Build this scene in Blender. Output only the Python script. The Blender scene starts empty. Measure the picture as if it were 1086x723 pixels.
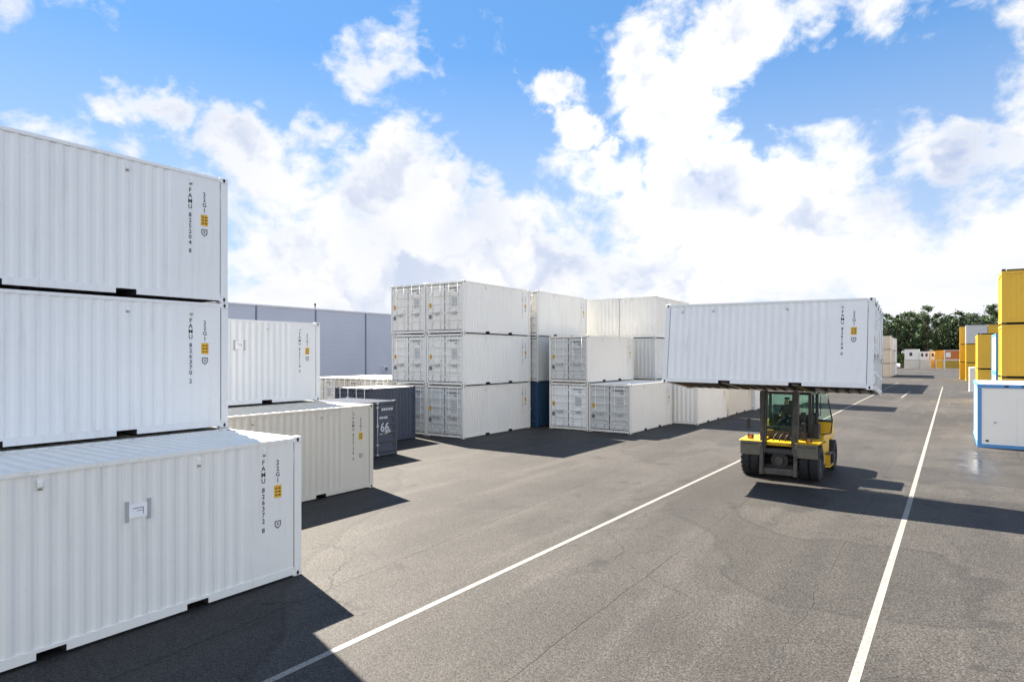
import bpy, bmesh, math, random
from mathutils import Vector, Matrix
R = math.radians
random.seed(7)
scene = bpy.context.scene
col = scene.collection

# ------------------------------------------------------------------ camera frame
F_PX, YAW, HOR, CAM_H = 678.5, R(34.44), 376.7, 4.107
CS, SN = math.cos(YAW), math.sin(YAW)

def pix_dir(u, v):
    X = (u - 543) / F_PX
    Z = (HOR - v) / F_PX
    return Vector((X * CS - SN, X * SN + CS, Z)).normalized()

SUN_DIR = Vector((-0.89, 0.29, 1.0)).normalized()
SUN_EL = math.asin(SUN_DIR.z)
SUN_AZ = math.atan2(SUN_DIR.x, SUN_DIR.y)

# ------------------------------------------------------------------ node helpers
class G:
    """small helper round a node tree"""
    def __init__(s, tree):
        s.t = tree; s.n = tree.nodes; s.l = tree.links
    def put(s, sock, val):
        if val is None: return
        if isinstance(val, bpy.types.NodeSocket): s.l.new(val, sock)
        elif isinstance(val, (tuple, list, Vector)):
            if len(sock.default_value) == 4 and len(val) == 3: val = (*val, 1)
            sock.default_value = val
        else: sock.default_value = val
    def m(s, op, a, b=None, c=None, clamp=False):
        n = s.n.new('ShaderNodeMath'); n.operation = op; n.use_clamp = clamp
        for i, v in enumerate((a, b, c)): s.put(n.inputs[i], v) if v is not None else None
        return n.outputs[0]
    def v(s, op, a, b=None, out=0):
        n = s.n.new('ShaderNodeVectorMath'); n.operation = op
        s.put(n.inputs[0], a)
        if b is not None: s.put(n.inputs['Scale'] if op == 'SCALE' else n.inputs[1], b)
        return n.outputs['Value'] if op in ('DOT_PRODUCT', 'LENGTH', 'DISTANCE') else n.outputs[0]
    def noise(s, vec, scale, detail=4, rough=.55, col=False, dist=0):
        n = s.n.new('ShaderNodeTexNoise'); s.put(n.inputs['Vector'], vec)
        n.inputs['Scale'].default_value = scale; n.inputs['Detail'].default_value = detail
        n.inputs['Roughness'].default_value = rough; n.inputs['Distortion'].default_value = dist
        return n.outputs['Color' if col else 'Fac']
    def vor(s, vec, scale, feature='F1', out='Distance'):
        n = s.n.new('ShaderNodeTexVoronoi'); s.put(n.inputs['Vector'], vec)
        n.feature = feature; n.inputs['Scale'].default_value = scale
        return n.outputs[out]
    def rng(s, val, a, b, c=0., d=1., smooth=False):
        n = s.n.new('ShaderNodeMapRange'); s.put(n.inputs['Value'], val)
        if smooth: n.interpolation_type = 'SMOOTHSTEP'
        for k, x in zip(('From Min', 'From Max', 'To Min', 'To Max'), (a, b, c, d)): n.inputs[k].default_value = x
        return n.outputs[0]
    def mix(s, fac, a, b, mode='MIX'):
        n = s.n.new('ShaderNodeMix'); n.data_type = 'RGBA'; n.blend_type = mode
        s.put(n.inputs[0], fac); s.put(n.inputs[6], a); s.put(n.inputs[7], b)
        return n.outputs[2]
    def pos(s): return s.n.new('ShaderNodeNewGeometry').outputs['Position']
    def xyz(s, vec):
        n = s.n.new('ShaderNodeSeparateXYZ'); s.put(n.inputs[0], vec); return n.outputs
    def comb(s, x, y, z):
        n = s.n.new('ShaderNodeCombineXYZ')
        for i, q in enumerate((x, y, z)): s.put(n.inputs[i], q)
        return n.outputs[0]
    def bump(s, h, strength, dist):
        n = s.n.new('ShaderNodeBump'); s.put(n.inputs['Height'], h)
        n.inputs['Strength'].default_value = strength; n.inputs['Distance'].default_value = dist
        return n.outputs[0]

def new_mat(name):
    m = bpy.data.materials.new(name); m.use_nodes = True
    g = G(m.node_tree); b = g.n['Principled BSDF']
    return m, g, b

def plain(name, colr, rough=.6, metal=0., var=.12, scale=6):
    m, g, b = new_mat(name)
    f = g.noise(g.pos(), scale, 5, .6)
    c2 = tuple(x * (1 - var * 2) for x in colr)
    g.put(b.inputs['Base Color'], g.mix(g.rng(f, .35, .75), colr, c2))
    b.inputs['Roughness'].default_value = rough; b.inputs['Metallic'].default_value = metal
    return m

def paint(name, colr, rough=.45, dirt=.35, rust=.5, dirtcol=(.30, .26, .21)):
    m, g, b = new_mat(name)
    P = g.pos()
    big = g.noise(P, .55, 4, .6)
    x, y, z = g.xyz(P)
    oi = g.n.new('ShaderNodeObjectInfo').outputs['Random']
    streak = g.noise(g.comb(g.m('MULTIPLY', x, 5.), g.m('MULTIPLY', y, 5.), g.m('MULTIPLY', z, .35)), 1.6, 5, .62)
    fine = g.noise(P, 22, 4, .65)
    d = g.m('MULTIPLY', g.rng(streak, .5, .78, 0, 1, True), g.rng(big, .35, .7))
    d = g.m('ADD', g.m('MULTIPLY', d, .75), g.m('MULTIPLY', g.rng(fine, .58, .8), .35), clamp=True)
    c = g.mix(g.m('MULTIPLY', d, dirt), colr, dirtcol)
    c = g.mix(g.rng(big, .3, .75, 0, .16), c, tuple(q * .72 for q in colr))
    scr = g.noise(g.comb(g.m('MULTIPLY', x, 2.), g.m('MULTIPLY', y, 2.), g.m('MULTIPLY', z, 26.)), 1.1, 5, .7)
    c = g.mix(g.m('MULTIPLY', g.rng(scr, .66, .72), dirt * .45), c, (.30, .29, .28))
    tone = g.rng(oi, 0, 1, .93, 1.03)
    c = g.mix(1., c, g.comb(tone, tone, g.m('MULTIPLY', tone, .995)), 'MULTIPLY')
    # a few rust specks
    sp = g.noise(P, 9, 6, .7)
    rm = g.m('MULTIPLY', g.rng(sp, .69, .74), g.m('MULTIPLY', g.rng(big, .45, .6), rust))
    c = g.mix(rm, c, (.16, .055, .025))
    g.put(b.inputs['Base Color'], c)
    g.put(b.inputs['Roughness'], g.rng(fine, .3, .7, rough - .08, rough + .12))
    dent = g.noise(P, 1.7, 2, .5)
    g.put(b.inputs['Normal'], g.bump(dent, .4, .03))
    return m

M = {}
M['white'] = paint('white_paint', (.80, .81, .81), dirt=.42)
M['white_b'] = paint('white_paint_aged', (.80, .785, .74), dirt=.50, rust=.7)
M['cream'] = paint('cream_paint', (.81, .775, .71), dirt=.32)
M['beige'] = paint('beige_paint', (.65, .605, .52), dirt=.35)
M['grey'] = paint('pale_grey_paint', (.60, .61, .60), dirt=.40, rust=.6)
M['blue'] = paint('dark_blue_paint', (.050, .062, .092), dirt=.3, rust=.3, dirtcol=(.22, .22, .22))
M['navy'] = paint('navy_paint', (.018, .055, .115), dirt=.15, rust=.2, dirtcol=(.2, .2, .2))
M['yellow'] = paint('yellow_paint', (.74, .44, .03), dirt=.25, rust=.15)
M['amber'] = paint('amber_paint', (.76, .38, .012), dirt=.2, rust=.2)
M['olive'] = paint('ochre_paint', (.42, .27, .02), dirt=.3, rust=.2)
M['orange'] = paint('orange_paint', (.55, .16, .02), dirt=.3, rust=.2)
M['office'] = paint('office_white_paint', (.85, .82, .76), dirt=.15, rust=.1)
M['offblue'] = paint('sky_blue_paint', (.09, .29, .58), dirt=.12, rust=.1)
M['brownrust'] = paint('rust_brown_paint', (.26, .16, .09), dirt=.3, rust=.4)
M['tyellow'] = paint('truck_yellow_paint', (.70, .41, .012), rough=.35, dirt=.4, rust=.05, dirtcol=(.1, .08, .05))
M['dark'] = plain('dark_steel', (.028, .028, .03), .5)
M['rubber'] = plain('tyre_rubber', (.022, .022, .024), .85)
M['gasket'] = plain('black_gasket', (.02, .02, .022), .8)
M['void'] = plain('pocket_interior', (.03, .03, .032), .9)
M['galv'] = plain('galvanised_steel', (.52, .53, .54), .42, .35)
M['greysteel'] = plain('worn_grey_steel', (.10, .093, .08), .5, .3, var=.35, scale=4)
M['olivegrey'] = plain('mud_guard_grey', (.15, .14, .11), .7)
M['chrome'] = plain('bright_rod', (.6, .6, .62), .2, 1.)
M['wood'] = plain('floor_plywood', (.10, .06, .04), .8)
M['beam'] = plain('underside_beam', (.13, .11, .10), .7)
M['ink'] = plain('black_lettering', (.03, .03, .035), .6)
M['inkgrey'] = plain('grey_lettering', (.16, .17, .2), .6)
M['whiteink'] = plain('white_lettering', (.55, .57, .6), .6)
M['stick'] = plain('yellow_sticker', (.75, .42, .01), .5, var=.05)
M['paper'] = plain('white_paper', (.85, .85, .86), .6, var=.02)
M['tape'] = plain('grey_tape', (.42, .42, .43), .5)
M['amberlight'] = plain('amber_lens', (.7, .25, .02), .25)
M['skin'] = plain('skin', (.5, .3, .2), .6)
M['jacket'] = plain('navy_jacket', (.008, .012, .028), .85)
M['trouser'] = plain('dark_trousers', (.03, .035, .05), .85)
M['cap'] = plain('dark_cap', (.02, .02, .024), .8)
M['seat'] = plain('black_vinyl', (.025, .025, .027), .6)
M['darkglass'] = plain('dark_window_glass', (.02, .025, .03), .08, var=0)
M['car'] = plain('white_car_paint', (.75, .75, .76), .25, var=.02)
M['bark'] = plain('pine_bark', (.13, .075, .045), .9, var=.3, scale=3)

m, g, b = new_mat('cab_glass')
tr = g.n.new('ShaderNodeBsdfTransparent'); tr.inputs[0].default_value = (.80, .93, .88, 1)
gl = g.n.new('ShaderNodeBsdfGlossy'); gl.inputs['Roughness'].default_value = .03; gl.inputs['Color'].default_value = (.9, 1, .96, 1)
fr = g.n.new('ShaderNodeFresnel'); fr.inputs[0].default_value = 1.5
ms = g.n.new('ShaderNodeMixShader')
g.l.new(g.m('MULTIPLY', fr.outputs[0], .7, clamp=True), ms.inputs[0])
g.l.new(tr.outputs[0], ms.inputs[1]); g.l.new(gl.outputs[0], ms.inputs[2])
g.l.new(ms.outputs[0], g.n['Material Output'].inputs[0]); M['glass'] = m

def leaf_mat(name, c1, c2):
    m, g, b = new_mat(name)
    f = g.noise(g.pos(), .55, 5, .7)
    g.put(b.inputs['Base Color'], g.mix(g.rng(f, .35, .68), c1, c2))
    b.inputs['Roughness'].default_value = .7
    return m
M['needle_a'] = leaf_mat('pine_needles', (.026, .058, .022), (.065, .105, .030))
M['needle_b'] = leaf_mat('dark_conifer_needles', (.020, .045, .028), (.045, .075, .032))
M['leaf'] = leaf_mat('broad_leaves', (.05, .095, .025), (.11, .15, .04))

m, g, b = new_mat('small_print')
tcn = g.n.new('ShaderNodeTexCoord'); ox, oy, oz = g.xyz(tcn.outputs['Object'])
row = g.m('FRACT', g.m('MULTIPLY', oz, 13.)); wd = g.noise(g.comb(g.m('MULTIPLY', ox, 22.), 0., g.m('FLOOR', g.m('MULTIPLY', oz, 13.))), 1., 0)
f = g.m('MULTIPLY', g.m('GREATER_THAN', row, .5), g.m('GREATER_THAN', wd, .46))
g.put(b.inputs['Base Color'], g.mix(f, (.66, .67, .66), (.10, .11, .12))); M['print'] = m

# asphalt -------------------------------------------------------------
def asphalt():
    m, g, b = new_mat('yard_asphalt')
    P = g.pos(); x, y, z = g.xyz(P)
    big = g.noise(P, .11, 5, .6, dist=.6)
    mid = g.noise(P, .7, 5, .62)
    stre = g.noise(g.comb(g.m('MULTIPLY', x, 1.1), g.m('MULTIPLY', y, .12), 0.), 1., 5, .6)
    grit = g.noise(P, 26, 4, .8)
    stone = g.vor(P, 48)
    stonec = g.vor(P, 48, out='Color')
    base = g.mix(g.rng(big, .32, .70, 0, 1, True), (.027, .0250, .0230), (.049, .0455, .0418))
    base = g.mix(g.rng(stre, .46, .70, 0, .55, True), base, (.060, .0558, .0512))
    base = g.mix(g.rng(mid, .50, .74, 0, .45), base, (.026, .0242, .0225))
    pn = g.noise(P, .085, 4, .5, dist=1.2)
    base = g.mix(g.m('MULTIPLY', g.rng(pn, .515, .535, 0, 1, True), .42), base, (.024, .0225, .021))
    edge = g.rng(g.m('ABSOLUTE', g.m('SUBTRACT', pn, .525)), .002, .011, 1, 0)
    base = g.mix(g.m('MULTIPLY', edge, .45), base, (.018, .0172, .0165))
    trk = None
    for xs in (-5.7, -3.6, -9.9, -2.3, .6):
        q_ = g.m('ABSOLUTE', g.m('ADD', g.m('SUBTRACT', x, xs), g.m('MULTIPLY', g.m('SUBTRACT', g.noise(P, .12, 2, .5), .5), 1.6)))
        e_ = g.m('MULTIPLY', g.rng(q_, .12, .5, 1, 0, True), g.rng(stre, .40, .62))
        trk = e_ if trk is None else g.m('MAXIMUM', trk, e_)
    base = g.mix(g.m('MULTIPLY', trk, .40), base, (.020, .0195, .019))
    # stones of different brightness in the binder
    sc = g.rng(g.xyz(stonec)[0], .05, .95, .55, 1.6)
    base = g.mix(1., base, g.comb(sc, sc, sc), 'MULTIPLY')
    gsc = g.rng(grit, .32, .70, .34, 1.75)
    base = g.mix(1., base, g.comb(gsc, gsc, gsc), 'MULTIPLY')
    # oil drips and patches
    oil = g.m('MULTIPLY', g.rng(g.noise(P, .75, 4, .55), .63, .70, 0, 1, True), .6)
    base = g.mix(oil, base, (.015, .0145, .014))
    # cracks
    wv = g.v('ADD', P, g.v('SCALE', g.noise(P, 1.2, 4, .6, col=True), .9))
    ce = g.vor(wv, .42, 'DISTANCE_TO_EDGE')
    cm = g.m('MULTIPLY', g.rng(ce, .004, .012, 1, 0), g.rng(g.noise(P, .23, 2, .5), .52, .60))
    # paving joints along the lane
    wob = g.m('SUBTRACT', g.noise(P, .8, 5, .65), .5)
    joints = None
    for xs, slope, amp, w in ((-4.66, -.010, .18, .020), (-9.15, -.06, .25, .03), (-1.9, .004, .4, .012), (2.3, 0, .3, .03)):
        q = g.m('ABSOLUTE', g.m('ADD', g.m('SUBTRACT', g.m('SUBTRACT', x, xs), g.m('MULTIPLY', g.m('SUBTRACT', y, 10.), slope)), g.m('MULTIPLY', wob, amp)))
        j = g.m('MULTIPLY', g.rng(q, w * .4, w, 1, 0), g.rng(g.noise(P, .35, 3, .5), .36, .50, .12, .85))
        joints = j if joints is None else g.m('MAXIMUM', joints, j)
    cr = g.m('MAXIMUM', g.m('MULTIPLY', cm, .8), joints)
    base = g.mix(g.m('MULTIPLY', cr, .75), base, (.014, .013, .013))
    # damp film on the right hand side
    d = g.v('LENGTH', g.v('MULTIPLY', g.v('SUBTRACT', P, (.85, 29.5, 0)), (1.0, .16, 0)))
    wet = g.m('MULTIPLY', g.rng(g.m('ADD', d, g.m('MULTIPLY', wob, 1.6)), .25, .95, 1, 0, True), .85)
    base = g.mix(g.m('MULTIPLY', wet, .35), base, (.03, .03, .031))
    g.put(b.inputs['Base Color'], base)
    ro = g.rng(grit, .3, .7, .60, .80)
    n = g.n.new('ShaderNodeMix'); g.put(n.inputs[0], wet); g.put(n.inputs[2], ro); n.inputs[3].default_value = .13
    g.put(b.inputs['Roughness'], n.outputs[0])
    g.put(b.inputs['Specular IOR Level'], g.rng(wet, 0, .8, .24, .5))
    h = g.m('ADD', g.m('MULTIPLY', stone, -.6), g.m('MULTIPLY', grit, .8))
    h = g.m('SUBTRACT', h, g.m('MULTIPLY', cr, 1.2))
    h = g.m('MULTIPLY', h, g.m('SUBTRACT', 1., g.m('MULTIPLY', wet, .98)))
    g.put(b.inputs['Normal'], g.bump(h, .6, .009))
    return m
M['asphalt'] = asphalt()

m, g, b = new_mat('worn_line_paint')
P = g.pos()
w = g.rng(g.noise(P, 26, 6, .75), .50, .60)
w2 = g.rng(g.noise(P, .9, 5, .65), .36, .60, .35, 1.)
g.put(b.inputs['Base Color'], g.mix(g.m('MULTIPLY', w, w2), (.225, .215, .197), (.06, .056, .051)))
b.inputs['Roughness'].default_value = .6; M['line'] = m

m, g, b = new_mat('ribbed_cladding')
P = g.pos(); x, y, z = g.xyz(P)
rib = g.m('PINGPONG', z, .16)
g.put(b.inputs['Base Color'], g.mix(g.rng(g.noise(P, .25, 3, .5), .3, .7), (.42, .455, .545), (.38, .415, .505)))
g.put(b.inputs['Normal'], g.bump(g.rng(rib, .02, .12), .25, .03))
b.inputs['Roughness'].default_value = .45; M['clad'] = m
M['cladseam'] = plain('cladding_joint', (.16, .18, .23), .6)
M['coping'] = plain('roof_coping', (.62, .64, .70), .4)

# ------------------------------------------------------------------ mesh helpers
class MB:
    def __init__(s): s.v = []; s.f = []; s.mi = []; s.mats = []; s.sm = []
    def mat(s, name):
        if name not in s.mats: s.mats.append(name)
        return s.mats.index(name)
    def face(s, pts, mat, smooth=False):
        i = len(s.v); s.v += [tuple(p) for p in pts]
        s.f.append(tuple(range(i, i + len(pts)))); s.mi.append(s.mat(mat)); s.sm.append(smooth)
    def box(s, x0, x1, y0, y1, z0, z1, mat, skip='', xf=None):
        c = [(x0, y0, z0), (x1, y0, z0), (x1, y1, z0), (x0, y1, z0), (x0, y0, z1), (x1, y0, z1), (x1, y1, z1), (x0, y1, z1)]
        if xf: c = [tuple(xf @ Vector(p)) for p in c]
        i = len(s.v); s.v += c; k = s.mat(mat)
        for n, q in (('b', (0, 3, 2, 1)), ('t', (4, 5, 6, 7)), ('s', (0, 1, 5, 4)), ('n', (2, 3, 7, 6)), ('w', (3, 0, 4, 7)), ('e', (1, 2, 6, 5))):
            if n in skip: continue
            s.f.append(tuple(i + j for j in q)); s.mi.append(k); s.sm.append(False)
    def prism(s, pts, axis, a0, a1, mat):
        """outline pts (2d) pushed along an axis"""
        def P(p, a):
            if axis == 'x': return (a, p[0], p[1])
            if axis == 'y': return (p[0], a, p[1])
            return (p[0], p[1], a)
        n = len(pts); i = len(s.v); k = s.mat(mat)
        s.v += [P(p, a0) for p in pts] + [P(p, a1) for p in pts]
        s.f.append(tuple(i + j for j in range(n))); s.f.append(tuple(i + n + j for j in reversed(range(n))))
        s.mi += [k, k]; s.sm += [False, False]
        for j in range(n):
            q = (j + 1) % n
            s.f.append((i + j, i + n + j, i + n + q, i + q)); s.mi.append(k); s.sm.append(False)
    def strip(s, prof, axis, a0, a1, mat):
        """open profile swept as a sheet: prof = list of 2d points in the other two axes"""
        for p, q in zip(prof[:-1], prof[1:]):
            if axis == 'z': pts = [(p[0], p[1], a0), (q[0], q[1], a0), (q[0], q[1], a1), (p[0], p[1], a1)]
            elif axis == 'x': pts = [(a0, p[0], p[1]), (a0, q[0], q[1]), (a1, q[0], q[1]), (a1, p[0], p[1])]
            else: pts = [(p[0], a0, p[1]), (q[0], a0, q[1]), (q[0], a1, q[1]), (p[0], a1, p[1])]
            s.face(pts, mat)
    def tube(s, p, q, r, mat, n=8, r2=None, cap=True):
        p = Vector(p); q = Vector(q); d = (q - p).normalized(); r2 = r if r2 is None else r2
        a = d.orthogonal().normalized(); bb = d.cross(a); i = len(s.v); k = s.mat(mat)
        for c, rr in ((p, r), (q, r2)):
            for j in range(n):
                t = 2 * math.pi * j / n
                s.v.append(tuple(c + a * math.cos(t) * rr + bb * math.sin(t) * rr))
        for j in range(n):
            e = (j + 1) % n
            s.f.append((i + j, i + e, i + n + e, i + n + j)); s.mi.append(k); s.sm.append(True)
        if cap:
            s.f.append(tuple(i + j for j in reversed(range(n)))); s.f.append(tuple(i + n + j for j in range(n)))
            s.mi += [k, k]; s.sm += [False, False]
    def lathe(s, prof, c, mat, n=32, smooth=True):
        """profile (x along the axle, radius) turned about the local X axis through c"""
        i = len(s.v); k = s.mat(mat); m_ = len(prof)
        for j in range(n):
            t = 2 * math.pi * j / n
            for px, pr in prof: s.v.append((c[0] + px, c[1] + pr * math.cos(t), c[2] + pr * math.sin(t)))
        for j in range(n):
            e = (j + 1) % n
            for q in range(m_ - 1):
                s.f.append((i + j * m_ + q, i + j * m_ + q + 1, i + e * m_ + q + 1, i + e * m_ + q)); s.mi.append(k); s.sm.append(smooth)
    def mesh(s, name):
        me = bpy.data.meshes.new(name); me.from_pydata(s.v, [], s.f)
        for q in s.mats: me.materials.append(M[q])
        me.polygons.foreach_set('material_index', s.mi); me.polygons.foreach_set('use_smooth', s.sm)
        me.update(); return me

def link(name, me, parent=None, loc=(0, 0, 0), rot=(0, 0, 0)):
    o = bpy.data.objects.new(name, me); col.objects.link(o)
    o.location = loc; o.rotation_euler = rot
    if parent: o.parent = parent
    return o

def tag(o, label, cat, group=None):
    o['label'] = label; o['category'] = cat
    if group: o['group'] = group
    return o

def thing(name, label, cat, loc, rot=(0, 0, 0), group=None):
    o = link(name, None, None, loc, rot); o.empty_display_size = .3
    return tag(o, label, cat, group)

def struct(o): o['kind'] = 'structure'; return o

def bevel(me, w, seg=2):
    bm = bmesh.new(); bm.from_mesh(me)
    bmesh.ops.remove_doubles(bm, verts=bm.verts, dist=1e-5)
    es = [e for e in bm.edges if len(e.link_faces) == 2 and e.calc_face_angle(0) > .5]
    bmesh.ops.bevel(bm, geom=es, offset=w, segments=seg, affect='EDGES', profile=.6, clamp_overlap=True)
    bm.to_mesh(me); bm.free(); return me

_text = {}
def text_mesh(s, size, mat, align='CENTER', space=1.):
    key = (s, size, mat, align)
    if key in _text: return _text[key]
    c = bpy.data.curves.new('lettering', 'FONT'); c.body = s; c.size = size; c.align_x = align; c.align_y = 'TOP'
    c.space_line = space; c.offset = size * .020; c.resolution_u = 2
    o = bpy.data.objects.new('lettering', c); col.objects.link(o)
    dg = bpy.context.evaluated_depsgraph_get()
    me = bpy.data.meshes.new_from_object(o.evaluated_get(dg))
    me.materials.clear(); me.materials.append(M[mat])
    bpy.data.objects.remove(o); bpy.data.curves.remove(c)
    _text[key] = me; return me

# ------------------------------------------------------------------ shipping containers
CW, CH, CL = 2.438, 2.591, 6.058
PITCH = 2.603
_cm = {}
def cached(key, fn):
    if key not in _cm: _cm[key] = fn()
    return _cm[key]

def corr(a0, a1, pitch, outer, inner, flat_end=0.):
    """trapezoid waves between a0 and a1 -> list of (a, level)"""
    pts = [(a0, outer)]; a = a0 + .06
    end = a1 - .06 - flat_end
    n = max(1, int((end - a) / pitch)); p = (end - a) / n
    for i in range(n):
        s = a + i * p
        pts += [(s + p * .26, outer), (s + p * .5, inner), (s + p * .76, inner), (s + p, outer)]
    pts.append((a1, outer)); return pts

def side_mesh(L, H, mat, sgn, pitch=.205, flat=.95):
    b = MB(); o = CW / 2 - .020
    pr = corr(-L / 2 + .170, L / 2 - .170, pitch, o, o - .019, flat)
    b.strip([(sgn * q, sgn * a) for a, q in pr], 'z', .165, H - .076, mat)
    return b.mesh('side_panel')

def end_mesh(L, H, mat, W=CW):
    b = MB(); o = L / 2 - .015
    pr = corr(-W / 2 + .11, W / 2 - .11, .25, o, o - .045)
    b.strip([(-a, q) for a, q in pr], 'z', .16, H - .10, mat)
    return b.mesh('end_panel')

def roof_mesh(L, H, mat, W=CW):
    b = MB()
    pr = corr(-L / 2 + .15, L / 2 - .15, .21, H - .024, H - .046)
    b.strip(pr, 'x', -W / 2 + .05, W / 2 - .05, mat)
    return b.mesh('roof_panel')

POCK, PW = 1.025, .18
def frame_mesh(L, H, mat, doors=-1, W=CW, pockets=True):
    b = MB(); x = W / 2 - .004; y = L / 2 - .004
    for sx in (-1, 1):
        for sy in (-1, 1):
            xa, xb = sorted((sx * x, sx * (x - .10))); ya, yb = sorted((sy * y, sy * (y - .15)))
            b.box(xa, xb, ya, yb, .118, H - .118, mat)
        xa, xb = sorted((sx * x, sx * (x - .06)))
        b.box(xa, xb, -y + .16, y - .16, H - .080, H - .020, mat)       # top rail
        segs = [(-y + .16, y - .16)]
        if pockets: segs = [(-y + .16, -POCK - PW), (-POCK + PW, POCK - PW), (POCK + PW, y - .16)]
        for s0, s1 in segs: b.box(xa, xb, s0, s1, .038, .17, mat)        # bottom rail
        if pockets:
            for c in (-POCK, POCK): b.box(xa, xb, c - PW, c + PW, .130, .17, mat)
    for sy in (-1, 1):
        ya, yb = sorted((sy * y, sy * (y - .07)))
        b.box(-x + .10, x - .10, ya, yb, H - .12, H - .020, mat)         # headers
        b.box(-x + .10, x - .10, ya, yb, .038, .15, mat)                 # sills
    return b.mesh('frame')

def casting_mesh(mat):
    b = MB(); b.box(-.081, .081, -.089, .089, -.059, .059, mat)
    me = bevel(b.mesh('corner_casting'), .012, 1)
    b = MB()                                                             # the slots in its faces
    for s in (-1, 1):
        xx = s * .0825
        b.face([(xx, .028 * math.cos(t), .04 * math.sin(t)) for t in [i * math.pi / 6 for i in range(12)]][::s], 'void')
        yy = s * .0905
        b.face([(.028 * math.cos(t), yy, .04 * math.sin(t)) for t in [i * math.pi / 6 for i in range(12)]][::-s], 'void')
    hole = b.mesh('hole')
    bm = bmesh.new(); bm.from_mesh(me); n = len(bm.faces); bm.from_mesh(hole)
    bm.faces.ensure_lookup_table()
    for f in bm.faces[n:]: f.material_index = 1
    bm.to_mesh(me); bm.free(); me.materials.append(M['void']); return me

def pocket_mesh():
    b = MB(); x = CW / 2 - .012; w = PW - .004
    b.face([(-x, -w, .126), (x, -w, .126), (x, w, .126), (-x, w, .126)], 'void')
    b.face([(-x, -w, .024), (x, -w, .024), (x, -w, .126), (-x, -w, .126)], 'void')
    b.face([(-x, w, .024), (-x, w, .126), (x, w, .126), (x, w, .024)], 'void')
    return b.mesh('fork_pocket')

def floor_mesh(L, W=CW):
    b = MB()
    b.box(-W / 2 + .07, W / 2 - .07, -L / 2 + .08, L / 2 - .08, .150, .175, 'wood')
    n = int(L / .31)
    for i in range(n):
        y = -L / 2 + .25 + i * (L - .5) / (n - 1)
        if min(abs(y - POCK), abs(y + POCK)) < PW + .05: continue
        b.box(-W / 2 + .065, W / 2 - .065, y - .008, y + .008, .03, .149, 'beam')
        b.box(-W / 2 + .065, W / 2 - .065, y + .009, y + .055, .03, .036, 'beam')
    return b.mesh('floor')

def door_mesh(w, H, mat):
    """leaf hinged nowhere in particular: x 0..w, outer face at y=0 looking to -Y"""
    b = MB(); z0, z1 = .190, H - .160
    n = 5; bandh = (z1 - z0 - .2) / n; pr = [(0, z0), (0, z0 + .1)]
    for i in range(n):
        s = z0 + .1 + i * bandh
        pr += [(0, s + .05), (.032, s + .085), (.032, s + bandh - .085), (0, s + bandh - .05)]
    pr += [(0, z1)]
    b.strip(pr, 'x', .07, w - .07, mat)
    for a, c in ((0, .07), (w - .07, w)): b.box(a, c, 0, .04, z0, z1, mat)
    b.face([(0, .04, z0), (w, .04, z0), (w, .0, z0), (0, 0, z0)], mat); b.face([(0, 0, z1), (w, 0, z1), (w, .04, z1), (0, .04, z1)], mat)
    for k in range(4):
        zz = z0 + .22 + k * (z1 - z0 - .44) / 3
        b.box(-.03, .09, -.012, .0, zz - .04, zz + .04, mat)            # hinge straps
    return b.mesh('door')

def rod_mesh(H, mat):
    b = MB(); b.tube((0, -.045, .06), (0, -.045, H - .05), .017, mat, 8)
    for zz in (.10, H - .08): b.box(-.045, .045, -.07, -.012, zz - .03, zz + .03, mat)
    for zz in (.5, 1.25, 2.0): b.box(-.05, .05, -.068, 0, zz - .03, zz + .03, mat)
    return b.mesh('lock_rod')

def handle_mesh():
    b = MB(); b.tube((0, -.075, 1.02), (.36, -.075, .98), .012, 'galv', 6); b.box(.2, .30, -.085, -.002, .93, 1.05, 'galv')
    return b.mesh('handle')

def table_mesh():
    """weight table on the right hand door: print too small to read in the photograph"""
    b = MB(); b.box(-.17, .19, -.004, 0, -.46, 0, 'print', skip='n'); return b.mesh('weight_table')

def sticker_mesh():
    b = MB(); b.box(0, .003, -.075, .075, -.22, 0, 'stick', skip='w')
    for z in (-.05, -.11, -.17):
        b.box(.003, .0045, -.055, -.01, z - .014, z + .010, 'ink', skip='w'); b.box(.003, .0045, .010, .055, z - .016, z + .010, 'ink', skip='w')
    return b.mesh('height_sticker')

def emblem_mesh():
    b = MB()
    out = [(-.065, 0), (.065, 0), (.065, -.095), (0, -.15), (-.065, -.095)]
    inn = [(-.045, -.022), (.045, -.022), (.045, -.082), (0, -.122), (-.045, -.082)]
    for i in range(5):
        j = (i + 1) % 5
        b.face([(.002, *out[i]), (.002, *inn[i]), (.002, *inn[j]), (.002, *out[j])], 'inkgrey')
    b.box(.001, .003, -.024, .024, -.06, -.044, 'inkgrey'); b.box(.001, .003, -.010, .010, -.09, -.04, 'inkgrey')
    return b.mesh('owner_emblem')

def vent_mesh(mat):
    b = MB(); b.prism([(0, 0), (.03, -.04), (.03, -.11), (0, -.14)], 'y', -.032, .032, mat)
    b.box(.004, .026, -.028, .028, -.148, -.141, 'void')
    return b.mesh('ventilator')

def notice(parent, y, z):
    b = MB(); x = CW / 2 - .019
    b.box(x, x + .006, y - .13, y + .13, z - .105, z + .105, 'paper')
    b.box(x + .006, x + .0075, y - .08, y + .08, z + .03, z + .042, 'inkgrey'); b.box(x + .006, x + .0075, y - .02, y + .07, z - .01, z + .0, 'inkgrey')
    b.box(x + .006, x + .0075, y + .07, y + .08, z - .06, z + .03, 'inkgrey')
    o = link('notice', b.mesh('notice'), parent); o['label'] = 'white paper notice stuck on with grey tape'
    for s in (-1, 1):
        b = MB(); b.box(x + .001, x + .010, y + s * .158 - .028, y + s * .158 + .028, z - .155, z + .155, 'tape')
        link('tape_strip', b.mesh('tape_strip'), o)

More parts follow.
